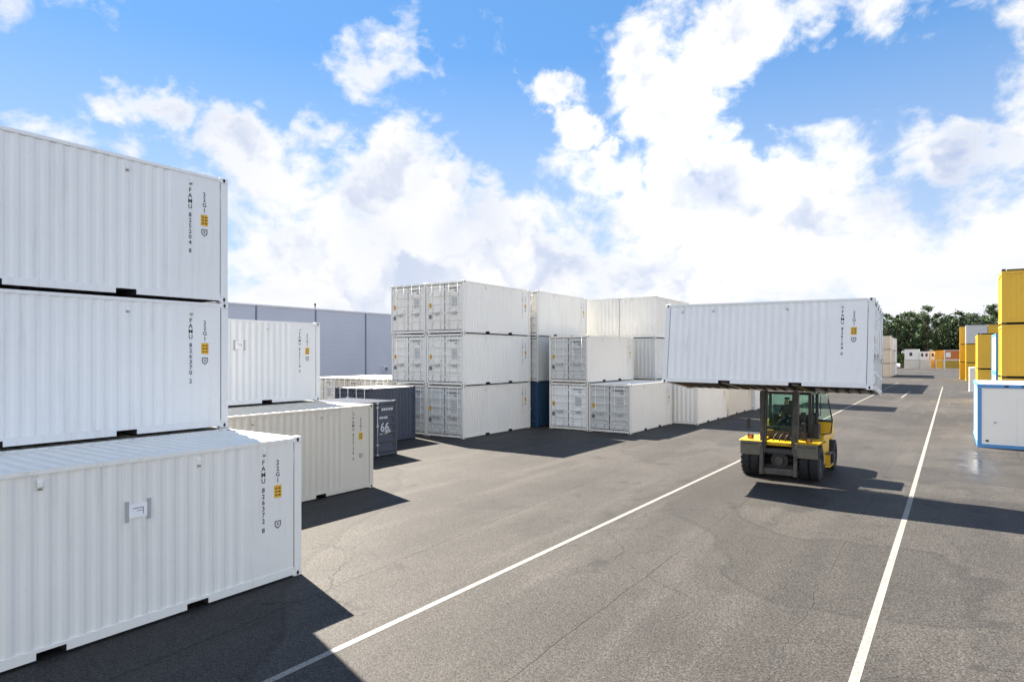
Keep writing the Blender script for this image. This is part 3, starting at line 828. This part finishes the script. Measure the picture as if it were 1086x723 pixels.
b = MB(); b.box(-.37, .13, 1.16, 1.64, 1.55, 1.70, 'seat'); b.box(-.35, .11, 1.60, 1.74, 1.66, 2.30, 'seat'); b.box(-.25, .01, 1.62, 1.72, 2.30, 2.48, 'seat'); b.box(-.33, .09, 1.2, 1.6, 1.28, 1.55, 'dark'); part('driver_seat', b, bev=.03)
# opened cab door: glass above, yellow below, dark rim, slanted outer edge
DX0, DX1, DY = .90, 1.33, 1.36
b = MB()
def bar(p, q, r=.022): b.tube(p, q, r, 'dark', 8)
P4 = [(DX0, DY, 1.86), (DX1 + .03, DY, 1.84), (DX1 - .14, DY, 2.80), (DX0, DY, 2.80)]
for i in range(4): bar(P4[i], P4[(i + 1) % 4])
P5 = [(DX0, DY, 1.84), (DX1 + .03, DY, 1.84), (DX1 - .02, DY, 1.42), (DX0, DY, 1.34)]
for i in range(4): bar(P5[i], P5[(i + 1) % 4])
bar((DX0, DY, 1.84), (DX1 + .03, DY, 1.84), .045); bar((DX0 + .09, DY, 2.0), (DX0 + .09, DY, 2.72), .012)
dr = part('door', b)
b = MB(); b.prism([(p[0], p[2]) for p in P5], 'y', DY - .012, DY + .012, 'tyellow'); part('door_panel', b, dr)
b = MB(); b.face(P4, 'glass'); b.face([(p[0], p[1] + .005, p[2]) for p in reversed(P4)], 'glass'); part('pane', b, dr)
b = MB(); b.tube((cx1 - .02, 1.28, 1.5), (DX0, DY, 1.5), .018, 'dark', 6); b.tube((cx1 - .02, 1.28, 2.6), (DX0, DY, 2.6), .018, 'dark', 6); part('hinge', b, dr)
# lamps, mirror, hoses
b = MB(); b.box(.86, 1.06, .55, .95, 1.26, 1.78, 'dark'); b.tube((.96, .75, 1.78), (.96, .75, 2.05), .05, 'dark', 10); b.tube((.96, .75, 2.05), (.96, .75, 2.16), .09, 'dark', 12); part('air_intake', b, bev=.015)
b = MB(); b.tube((.88, .40, 1.3), (.88, .40, 2.3), .018, 'dark', 8); b.tube((.88, .40, 2.3), (.86, .50, 2.34), .018, 'dark', 8); b.tube((.88, .40, 1.5), (.86, .47, 1.5), .014, 'dark', 6); part('grab_rail', b)
b = MB(); b.box(-1.04, -.92, -.42, -.38, 1.62, 1.96, 'dark'); b.tube((-.98, -.40, 1.30), (-.98, -.40, 1.62), .014, 'galv', 6); part('mirror', b, bev=.01)
for s in (-1, 1):
    b = MB(); b.box(s * .92 - .10, s * .92 + .10, -.46, -.34, 1.275, 1.42, 'dark'); l_ = part('indicator_housing', b, bev=.015)
    b = MB(); b.box(s * .92 - .06, s * .92 + .06, -.475, -.461, 1.30, 1.395, 'amberlight'); part('lens', b, l_)
b = MB(); b.box(.62, .74, -.1, .02, 1.30, 1.85, 'dark'); b.box(.64, .72, -.125, -.10, 1.45, 1.56, 'greysteel'); b.tube((.68, -.04, 1.85), (.68, -.04, 2.2), .016, 'dark', 6); b.box(.60, .76, -.06, -.02, 2.0, 2.22, 'dark'); part('work_light', b, bev=.01)
b = MB()
for k in range(4):
    x = -.28 + k * .2; b.tube((x, .0, 1.19), (x * .9 + .02, -.03, 1.34), .022, 'dark', 6); b.tube((x * .9 + .02, -.03, 1.34), (x + .1, .2, 1.46), .022, 'dark', 6)
part('hydraulic_hose', b)
# mast, tilted back about its foot
MF = Matrix.Translation((.01, -.62, .14)) @ Matrix.Rotation(-TILT, 4, 'X')
me_ = MF.to_euler()
ml = MF.to_translation()
def mpart(name, b, parent=tk): return link(name, b.mesh(name), tk, ml, me_)
for s in (-1, 1):
    b = MB(); x = s * .53
    xa, xb = sorted((x + s * .055, x + s * .035)); b.box(xa, xb, -.09, .09, 0, 3.25, 'greysteel')
    for yy in (-.09, .07):
        xa, xb = sorted((x + s * .034, x - s * .055)); b.box(xa, xb, yy, yy + .02, 0, 3.25, 'greysteel')
    mpart('mast_rail', b)
    b = MB(); x = s * .44
    b.box(x - .026, x + .026, -.055, .055, .72, 4.75, 'greysteel'); mpart('inner_mast_rail', b)
    b = MB(); b.tube((s * .53, .16, .1), (s * .53, .16, 2.3), .05, 'dark', 12); b.tube((s * .53, .16, 2.3), (s * .53, .16, 4.6), .034, 'chrome', 10); mpart('lift_cylinder', b)
    b = MB(); b.box(s * .395 - .012, s * .395 + .012, -.03, .0, 1.0, 4.5, 'dark'); mpart('lift_chain', b)
    b = MB(); b.tube((s * .50, .75, .82), (s * .50, .06, .95), .05, 'dark', 10); link('tilt_cylinder', b.mesh('tilt_cylinder'), tk)
for z0, z1, y0, y1 in ((.02, .22, .092, .14), (3.05, 3.24, .092, .14)):
    b = MB(); b.box(-.58, .58, y0, y1, z0, z1, 'greysteel'); mpart('mast_crossbar', b)
b = MB(); b.box(-.413, .413, -.04, .04, 4.55, 4.74, 'greysteel'); b.box(-.413, .413, .0, .05, .72, .86, 'dark'); mpart('mast_crossbar', b)
# carriage and forks follow the tilted load
CF = Matrix.Translation((-TX, -TY, 0)) @ mat_h
ce = CF.to_euler(); cl = CF.to_translation()
b = MB(); yb = CW / 2 + .025
for z0, z1 in ((.18, .34), (.70, .84)): b.box(-1.20, 1.20, yb + .05, yb + .12, z0, z1, 'dark')
for x in (-1.15, -.6, 0, .6, 1.15): b.box(x - .03, x + .03, yb + .06, yb + .11, .34, 1.35, 'dark')
b.box(-1.18, 1.18, yb + .06, yb + .11, 1.35, 1.41, 'dark')
link('carriage', b.mesh('carriage'), tk, cl, ce)
for s in (-1, 1):
    b = MB(); x = s * POCK
    b.prism([(yb, .045), (yb + .055, .045), (yb + .055, .86), (yb, .86), (yb, .115), (-1.15, .085), (-1.15, .05)], 'x', x - .10, x + .10, 'greysteel')
    link('fork', b.mesh('fork'), tk, cl, ce)

# ------------------------------------------------------------------ driver (seated, hands at the wheel)
def skin_figure(name, joints, bones, mats_fn, matlist):
    me = bpy.data.meshes.new(name); keys = list(joints)
    me.from_pydata([joints[k][0] for k in keys], [(keys.index(a), keys.index(c)) for a, c in bones], [])
    o = bpy.data.objects.new(name, me); col.objects.link(o)
    sk = o.modifiers.new('skin', 'SKIN'); sk.branch_smoothing = .3
    lay = me.skin_vertices[0].data if me.skin_vertices else None
    if lay is None:
        bm = bmesh.new(); bm.from_mesh(me); bm.verts.layers.skin.verify(); bm.to_mesh(me); bm.free(); lay = me.skin_vertices[0].data
    for i, k in enumerate(keys):
        r = joints[k][1]; lay[i].radius = (r, r) if not isinstance(r, tuple) else r; lay[i].use_root = (k == 'pelvis')
    ss = o.modifiers.new('sub', 'SUBSURF'); ss.levels = 2; ss.render_levels = 2
    dg = bpy.context.evaluated_depsgraph_get(); out = bpy.data.meshes.new_from_object(o.evaluated_get(dg))
    bpy.data.objects.remove(o)
    out.materials.clear()
    for q in matlist: out.materials.append(M[q])
    for p in out.polygons: p.material_index = mats_fn(p.center); p.use_smooth = True
    return out
J = {'pelvis': ((0, .10, .10), (.15, .12)), 'waist': ((0, .13, .28), (.14, .105)), 'chest': ((0, .13, .48), (.165, .115)), 'neckb': ((0, .11, .62), (.075, .07)), 'neck': ((0, .09, .68), .052),
     'head': ((0, .065, .79), (.078, .095)), 'crown': ((0, .07, .87), (.07, .085)), 'nose': ((0, -.035, .785), .014)}
B_ = [('pelvis', 'waist'), ('waist', 'chest'), ('chest', 'neckb'), ('neckb', 'neck'), ('neck', 'head'), ('head', 'crown'), ('head', 'nose')]
for s, n in ((-1, 'r'), (1, 'l')):
    J.update({'sh' + n: ((s * .19, .12, .57), .062), 'el' + n: ((s * .27, -.02, .32), .046), 'wr' + n: ((s * .17, -.25, .28), .032), 'pa' + n: ((s * .15, -.31, .29), (.036, .02)),
              'hip' + n: ((s * .10, .02, .08), .085), 'kn' + n: ((s * .14, -.36, .10), .062), 'an' + n: ((s * .14, -.44, -.26), .042), 'toe' + n: ((s * .15, -.60, -.30), .036)})
    B_ += [('chest', 'sh' + n), ('sh' + n, 'el' + n), ('el' + n, 'wr' + n), ('wr' + n, 'pa' + n), ('pelvis', 'hip' + n), ('hip' + n, 'kn' + n), ('kn' + n, 'an' + n), ('an' + n, 'toe' + n)]
    for fi, (dx, ln) in enumerate(((-.024, .05), (-.008, .062), (.008, .066), (.024, .056))):
        J['f%d%sa' % (fi, n)] = ((s * .15 + dx, -.345, .292), .0095); J['f%d%sb' % (fi, n)] = ((s * .15 + dx * 1.1, -.345 - ln * .5, .268), .0085)
        B_ += [('pa' + n, 'f%d%sa' % (fi, n)), ('f%d%sa' % (fi, n), 'f%d%sb' % (fi, n))]
    J['th' + n] = ((s * .15 - s * .045, -.32, .275), .010); B_.append(('pa' + n, 'th' + n))
def pm(c):
    if c.z > .655: return 0
    if c.y < -.262 and .2 < c.z: return 0
    if c.z < -.22: return 3
    if c.z < .20 and (c.y < .0 or c.z < .12): return 2
    return 1
pme = skin_figure('person', J, B_, pm, ['skin', 'jacket', 'trouser', 'cap'])
pz = 1.70
pt = link('person', pme, None, (TX - .10, TY + 1.30, pz))
tag(pt, 'person in a dark jacket and cap seated at the wheel in the yellow truck cab', 'person')
b = MB()
for i in range(6):                                                       # cap: dome and peak
    pass
b.prism([(.092 * math.cos(t), .065 + .108 * math.sin(t)) for t in [k * math.pi / 8 for k in range(16)]], 'z', .835, .905, 'cap')
b.prism([(-.065, -.03), (.065, -.03), (.055, -.115), (-.055, -.115)], 'z', .838, .850, 'cap')
link('cap', bevel(b.mesh('cap'), .022, 2), pt)
b = MB()
for s in (-1, 1): b.tube((s * .030, -.024, .806), (s * .030, -.034, .806), .010, 'ink', 8)
b.tube((-.024, -.028, .748), (.024, -.028, .748), .005, 'skin', 6); link('eyes', b.mesh('eyes'), pt)

# ------------------------------------------------------------------ white car parked far off
b = MB(); car = thing('parked_car', 'small white car parked far off at the left of the far row', 'car', (-14.2, 240., 0), (0, 0, R(90)))
b.prism([(-2.1, .28), (2.1, .28), (2.15, .75), (1.2, .95), (.55, 1.45), (-1.5, 1.48), (-2.1, .95)], 'y', -.87, .87, 'car'); link('body', bevel(b.mesh('body'), .06), car)
b = MB()
for s in (-1, 1):
    ya, yb_ = sorted((s * .872, s * .88)); b.prism([(1.0, .98), (.5, 1.38), (-1.4, 1.40), (-1.85, .98)], 'y', ya, yb_, 'darkglass')
link('window', b.mesh('window'), car)
for x in (-1.35, 1.35):
    for s in (-1, 1):
        b = MB(); b.tube((0, -.1, 0), (0, .1, 0), .32, 'rubber', 20); link('wheel', b.mesh('wheel'), car, (x, s * .80, .32))

# ------------------------------------------------------------------ wood beyond the yard
def tree_meshes(seed, h, kind):
    rnd = random.Random(seed); tr = MB(); cr = MB()
    lean = Vector((rnd.uniform(-.5, .5), rnd.uniform(-.5, .5), 0)); prev = Vector((0, 0, 0)); n = 7; r0 = .24
    pts = []
    for i in range(1, n + 1):
        f = i / n; p = Vector((lean.x * f + rnd.uniform(-.1, .1), lean.y * f + rnd.uniform(-.1, .1), h * .95 * f))
        tr.tube(prev, p, r0 * (1 - (f - 1 / n) * .85), 'bark', 7, r0 * (1 - f * .85), cap=False); pts.append((prev, p)); prev = p
    def at(f):
        k = min(n - 1, int(f * n)); a, c = pts[k]; return a.lerp(c, f * n - k)
    nm = {'pine': 'needle_a', 'spruce': 'needle_b', 'broad': 'leaf'}[kind]
    clumps = []
    if kind == 'pine':
        lo = rnd.uniform(.30, .46); nb = 34
        for i in range(nb):
            f = lo + (1 - lo) * (i + rnd.random()) / nb
            reach = (1.1 + 2.3 * math.sin(math.pi * min(1, (f - lo) / (1 - lo) * .80 + .18))) * rnd.uniform(.55, 1.15); a = rnd.uniform(0, 6.283)
            s0 = at(min(f, .99)); e = s0 + Vector((math.cos(a) * reach, math.sin(a) * reach, rnd.uniform(.0, .9)))
            tr.tube(s0, e, .05, 'bark', 4, .02, cap=False); clumps += [(e, rnd.uniform(.7, 1.25)), (s0.lerp(e, .6), rnd.uniform(.5, .95))]
        clumps.append((at(.99) + Vector((0, 0, .4)), 1.0))
    elif kind == 'spruce':
        nb = 46
        for i in range(nb):
            f = .14 + .86 * (i + rnd.random()) / nb; reach = (.25 + 2.4 * (1 - f)) * rnd.uniform(.7, 1.15); a = rnd.uniform(0, 6.283)
            s0 = at(min(f, .99)); e = s0 + Vector((math.cos(a) * reach, math.sin(a) * reach, -.25 * reach))
            tr.tube(s0, e, .035, 'bark', 4, .012, cap=False); clumps += [(e, .35 + .45 * (1 - f)), (s0.lerp(e, .55), .4 + .5 * (1 - f))]
        clumps.append((at(.99), .35))
    else:
        nb = 34
        for i in range(nb):
            f = .22 + .76 * (i + rnd.random()) / nb; reach = (1.0 + 2.6 * math.sin(math.pi * min(1, f * .9 + .05))) * rnd.uniform(.4, 1.1); a = rnd.uniform(0, 6.283)
            s0 = at(min(f * .9, .99)); e = s0 + Vector((math.cos(a) * reach, math.sin(a) * reach, rnd.uniform(.3, 1.6)))
            tr.tube(s0, e, .06, 'bark', 4, .02, cap=False); clumps += [(e, rnd.uniform(.7, 1.2)), (s0.lerp(e, .65), rnd.uniform(.6, 1.0))]
    for c, r in clumps:
        for k in range(int(36 * r) + 10):
            d = Vector((rnd.gauss(0, .5), rnd.gauss(0, .5), rnd.gauss(0, .33))) * r
            q = c + d; s = rnd.uniform(.22, .44)
            u = Vector((rnd.uniform(-1, 1), rnd.uniform(-1, 1), rnd.uniform(-.5, .7))).normalized(); w = u.orthogonal().normalized()
            w = Matrix.Rotation(rnd.uniform(0, 6.28), 3, u) @ w
            cr.face([q - u * s * .9, q + w * s * .45, q + u * s * .9, q - w * s * .45], nm)
    return tr.mesh('trunk'), cr.mesh('crown')
kinds = [('pine', 19.5), ('pine', 18.5), ('pine', 20.5), ('spruce', 18.), ('spruce', 20.), ('broad', 15.5), ('pine', 17.5)]
TM = [(tree_meshes(100 + i, h, k), k, h) for i, (k, h) in enumerate(kinds)]
TL = {'pine': ('pine_tree', 'tall pine with a bare trunk and ragged crown in the wood beyond the yard', 'pine tree'),
      'spruce': ('spruce_tree', 'dark narrow spruce in the wood beyond the yard', 'spruce tree'),
      'broad': ('broadleaf_tree', 'lighter green leafy tree in the wood beyond the yard', 'tree')}
rt = random.Random(21)
for row, (y0, x0, x1, step) in enumerate(((252, -46, 40, 4.4), (260, -48, 42, 4.0), (268, -48, 42, 4.0), (277, -50, 44, 3.6), (287, -50, 46, 3.6))):
    x = x0
    while x < x1:
        wts = [3, 3, 3, 3, 3, 2 if row == 0 else 1, 3]
        (tme, cme), k, h = rt.choices(TM, wts)[0]
        nm, lb, ct = TL[k]
        o = thing(nm, lb, ct, (x + rt.uniform(-1.2, 1.2), y0 + rt.uniform(-3, 3), 0), (0, 0, rt.uniform(0, 6.28)), ct + 's of the wood')
        sc = rt.uniform(.88, 1.0) * (1 + .012 * row); o.scale = (sc, sc, sc)
        link('trunk', tme, o); link('crown', cme, o)
        x += step * rt.uniform(.75, 1.25)
# undergrowth at the edge of the wood
def shrub_mesh(seed):
    rnd = random.Random(seed); b = MB(); lb = MB()
    for i in range(9):
        a = rnd.uniform(0, 6.28); e = Vector((math.cos(a) * rnd.uniform(.3, 1.6), math.sin(a) * rnd.uniform(.3, 1.6), rnd.uniform(1.2, 3.4)))
        b.tube((0, 0, 0), e, .05, 'bark', 4, .015, cap=False)
        for c in (e, e * .6):
            for k in range(34):
                q = c + Vector((rnd.gauss(0, .5), rnd.gauss(0, .5), rnd.gauss(0, .45))); q.z = max(.1, q.z); s = rnd.uniform(.16, .32)
                u = Vector((rnd.uniform(-1, 1), rnd.uniform(-1, 1), rnd.uniform(-.5, .7))).normalized(); w = Matrix.Rotation(rnd.uniform(0, 6.28), 3, u) @ u.orthogonal().normalized()
                lb.face([q - u * s, q + w * s * .5, q + u * s, q - w * s * .5], 'leaf')
    return b.mesh('stem'), lb.mesh('foliage')
SM = [shrub_mesh(s) for s in (1, 2, 3)]
x = -44
while x < 40:
    st, fo = rt.choice(SM)
    o = thing('shrub', 'green leafy shrub at the foot of the wood behind the far cabins', 'shrub', (x, 248 + rt.uniform(-2, 2), 0), (0, 0, rt.uniform(0, 6.28)), 'shrubs at the foot of the wood')
    s = rt.uniform(.9, 1.5); o.scale = (s, s, s); link('stem', st, o); link('foliage', fo, o)
    x += rt.uniform(1.8, 3.2)

# ------------------------------------------------------------------ sky
W_ = bpy.data.worlds.new('World'); scene.world = W_; W_.use_nodes = True
g = G(W_.node_tree)
bg = g.n['Background']
sky = g.n.new('ShaderNodeTexSky'); sky.sky_type = 'NISHITA'; sky.sun_disc = False
sky.sun_elevation = SUN_EL; sky.sun_rotation = SUN_AZ; sky.air_density = 1.0; sky.dust_density = .1; sky.ozone_density = 1.6; sky.altitude = 50
tc = g.n.new('ShaderNodeTexCoord'); D = tc.outputs['Generated']
dx, dy, dz = g.xyz(D)
# puffs of the cumulus field: direction, angular size (radians), strength
PUFF = [((105, 100), .07, .75), ((180, 115), .09, .85), ((60, 160), .14, .6), ((240, 150), .10, .8), ((330, 150), .09, .62), ((400, 190), .12, .65), ((460, 215), .10, .6), ((520, 225), .10, .6),
        ((560, 250), .09, .45), ((330, 230), .15, .55), ((250, 270), .14, .5), ((40, 20), .13, .55), ((130, 5), .08, .4), ((262, 58), .035, .30), ((235, 22), .022, .5),
        ((562, 100), .07, .95), ((600, 135), .045, .8), ((635, 160), .03, .7), ((690, 45), .11, .75), ((770, 40), .11, .7), ((730, 120), .10, .7), ((745, 190), .11, .7), ((660, 180), .07, .4), ((650, 240), .10, .55), ((760, 230), .13, .7), ((860, 66), .035, .42),
        ((945, 140), .07, .6), ((1000, 165), .08, .62), ((1045, 215), .11, .62), ((960, 230), .12, .5), ((1075, 200), .07, .5), ((985, 50), .06, .28), ((1070, 60), .10, .3), ((465, 5), .03, .4), ((545, 8), .03, .32), ((850, 250), .12, .45), ((175, 65), .03, .3), ((425, 245), .09, .5), ((60, 180), .12, .5)]
HOLE = [((400, 35), .13, .75), ((345, 45), .07, .6), ((290, 10), .06, .4), ((80, 75), .09, .35), ((450, 70), .16, .55), ((330, 60), .09, .3), ((620, 195), .06, .4), ((880, 130), .085, .5), ((540, 45), .09, .35), ((850, 195), .05, .25), ((310, 270), .05, .18), ((200, 60), .07, .25), ((60, 90), .07, .25)]
GREY = [((750, 205), .055, .85), ((975, 205), .06, .6), ((1010, 175), .06, .45), ((500, 235), .07, .45), ((660, 237), .03, .4), ((440, 190), .05, .25), ((30, 40), .10, .4), ((200, 190), .12, .3), ((890, 235), .05, .25), ((650, 270), .12, .25), ((400, 255), .1, .25)]
def blobs(vec, lst, op='MAXIMUM'):
    tot = None
    for (u, v), r, w in lst:
        c = pix_dir(u, v)
        d = g.v('MULTIPLY', g.v('SUBTRACT', vec, tuple(c)), (1, 1, 1.35))
        q = g.v('DOT_PRODUCT', d, d)
        e = g.m('MULTIPLY', g.m('EXPONENT', g.m('MULTIPLY', q, -1 / (r * r))), w)
        tot = e if tot is None else g.m(op, tot, e)
    return tot
def fbm(vec):
    wv = g.v('ADD', vec, g.v('SCALE', g.v('SUBTRACT', g.noise(vec, 7, 3, .5, col=True), (.5, .5, .5)), .06))
    st = g.v('MULTIPLY', wv, (1, 1, 1.4))
    a = g.noise(st, 5.2, 12, .575)
    bi = g.m('ABSOLUTE', g.m('SUBTRACT', g.noise(st, 15, 6, .58), .5))
    return g.m('MULTIPLY', g.m('SUBTRACT', g.m('SUBTRACT', a, g.m('MULTIPLY', bi, .26)), .44), 2.5)
Dw = g.v('ADD', D, g.v('SCALE', g.v('SUBTRACT', g.noise(D, 9, 6, .6, col=True), (.5, .5, .5)), .16))
bl = g.m('SUBTRACT', blobs(Dw, PUFF), blobs(D, HOLE))
low = g.rng(dz, .14, .38, .66, .0)
# unseen cloud added behind the camera to light the shaded walls
beh = g.rng(dy, -.25, .25, .28, 0, True)
gq = g.v('DISTANCE', D, tuple(pix_dir(745, 190)))
glowm = g.m('EXPONENT', g.m('MULTIPLY', g.m('MULTIPLY', gq, gq), -1 / (.20 * .20)))
f0 = fbm(D)
den = g.m('ADD', f0, g.m('SUBTRACT', g.m('ADD', g.m('MAXIMUM', bl, low), beh), .335))
alpha = g.m('POWER', g.rng(g.m('ADD', den, g.m('MULTIPLY', glowm, .22)), -.01, .34, 0, 1, True), .85)
def soft(vec): return g.noise(g.v('MULTIPLY', vec, (1, 1, 1.4)), 6.5, 3, .5)
selfsh = g.rng(g.m('SUBTRACT', soft(g.v('ADD', Dw, (-.02, .006, .060))), soft(Dw)), -.05, .17, 0, 1, True)
thick = g.rng(den, .14, .50, 0, 1, True)
gr = g.m('ADD', g.m('MULTIPLY', g.m('MULTIPLY', selfsh, thick), .52), g.m('MULTIPLY', blobs(g.v('MULTIPLY', Dw, (1, 1, 1)), GREY), .80), clamp=True)
lowgrey = g.m('MULTIPLY', g.rng(dz, .02, .20, .38, 0), g.rng(g.noise(g.v('MULTIPLY', D, (1, 1, 4)), 5, 5, .55), .38, .62))
gr = g.m('MAXIMUM', gr, lowgrey)
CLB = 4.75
q = g.v('DISTANCE', D, tuple(pix_dir(745, 165)))
glow = g.m('MULTIPLY', g.m('EXPONENT', g.m('MULTIPLY', g.m('MULTIPLY', q, q), -1 / (.15 * .15))), .70)
lit = g.mix(glow, (CLB, CLB, CLB), (CLB * 1.4, CLB * 1.38, CLB * 1.33))
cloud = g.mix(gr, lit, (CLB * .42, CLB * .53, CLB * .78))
anti_fill = g.rng(g.v('DOT_PRODUCT', D, tuple(Vector((SUN_DIR.x, SUN_DIR.y, 0)).normalized())), .15, -.70, 1.0, 2.1, True)  # out-of-view cloud opposite the sun brightened to fill the shaded walls
cloud = g.v('SCALE', cloud, anti_fill)
skyc = g.mix(1., sky.outputs[0], (.44, .645, .82), 'MULTIPLY')
skyc = g.mix(.55, skyc, (.74, 1.90, 3.85))
hz = g.rng(dz, .0, .42, .92, .0)
skyc = g.mix(hz, skyc, (CLB * .72, CLB * .80, CLB * .93))
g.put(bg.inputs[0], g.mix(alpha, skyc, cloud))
bg.inputs[1].default_value = .05
W_.cycles.sampling_method = 'MANUAL' if hasattr(W_, 'cycles') else None
try: W_.cycles.sample_map_resolution = 1024
except Exception: pass

sun = bpy.data.lights.new('sun', 'SUN'); sun.energy = 5.0; sun.angle = R(.53); sun.color = (1., .91, .78)
so = bpy.data.objects.new('sun', sun); col.objects.link(so); so.rotation_euler = (-SUN_DIR).to_track_quat('-Z', 'Y').to_euler(); so.location = (-40, 20, 60)

cam = bpy.data.cameras.new('camera'); cam.lens = F_PX / 1086 * 36; cam.sensor_width = 36; cam.clip_end = 6000; cam.clip_start = .1
cam.shift_y = (HOR - 361.5) / 1086
co = bpy.data.objects.new('camera', cam); col.objects.link(co); co.location = (0, 0, CAM_H); co.rotation_euler = (R(90), 0, YAW)
scene.camera = co
vs = scene.view_settings; vs.view_transform = 'Standard'; vs.look = 'None'; vs.gamma = 1; vs.use_curve_mapping = False; vs.exposure = 2.15
scene.render.engine = 'CYCLES'
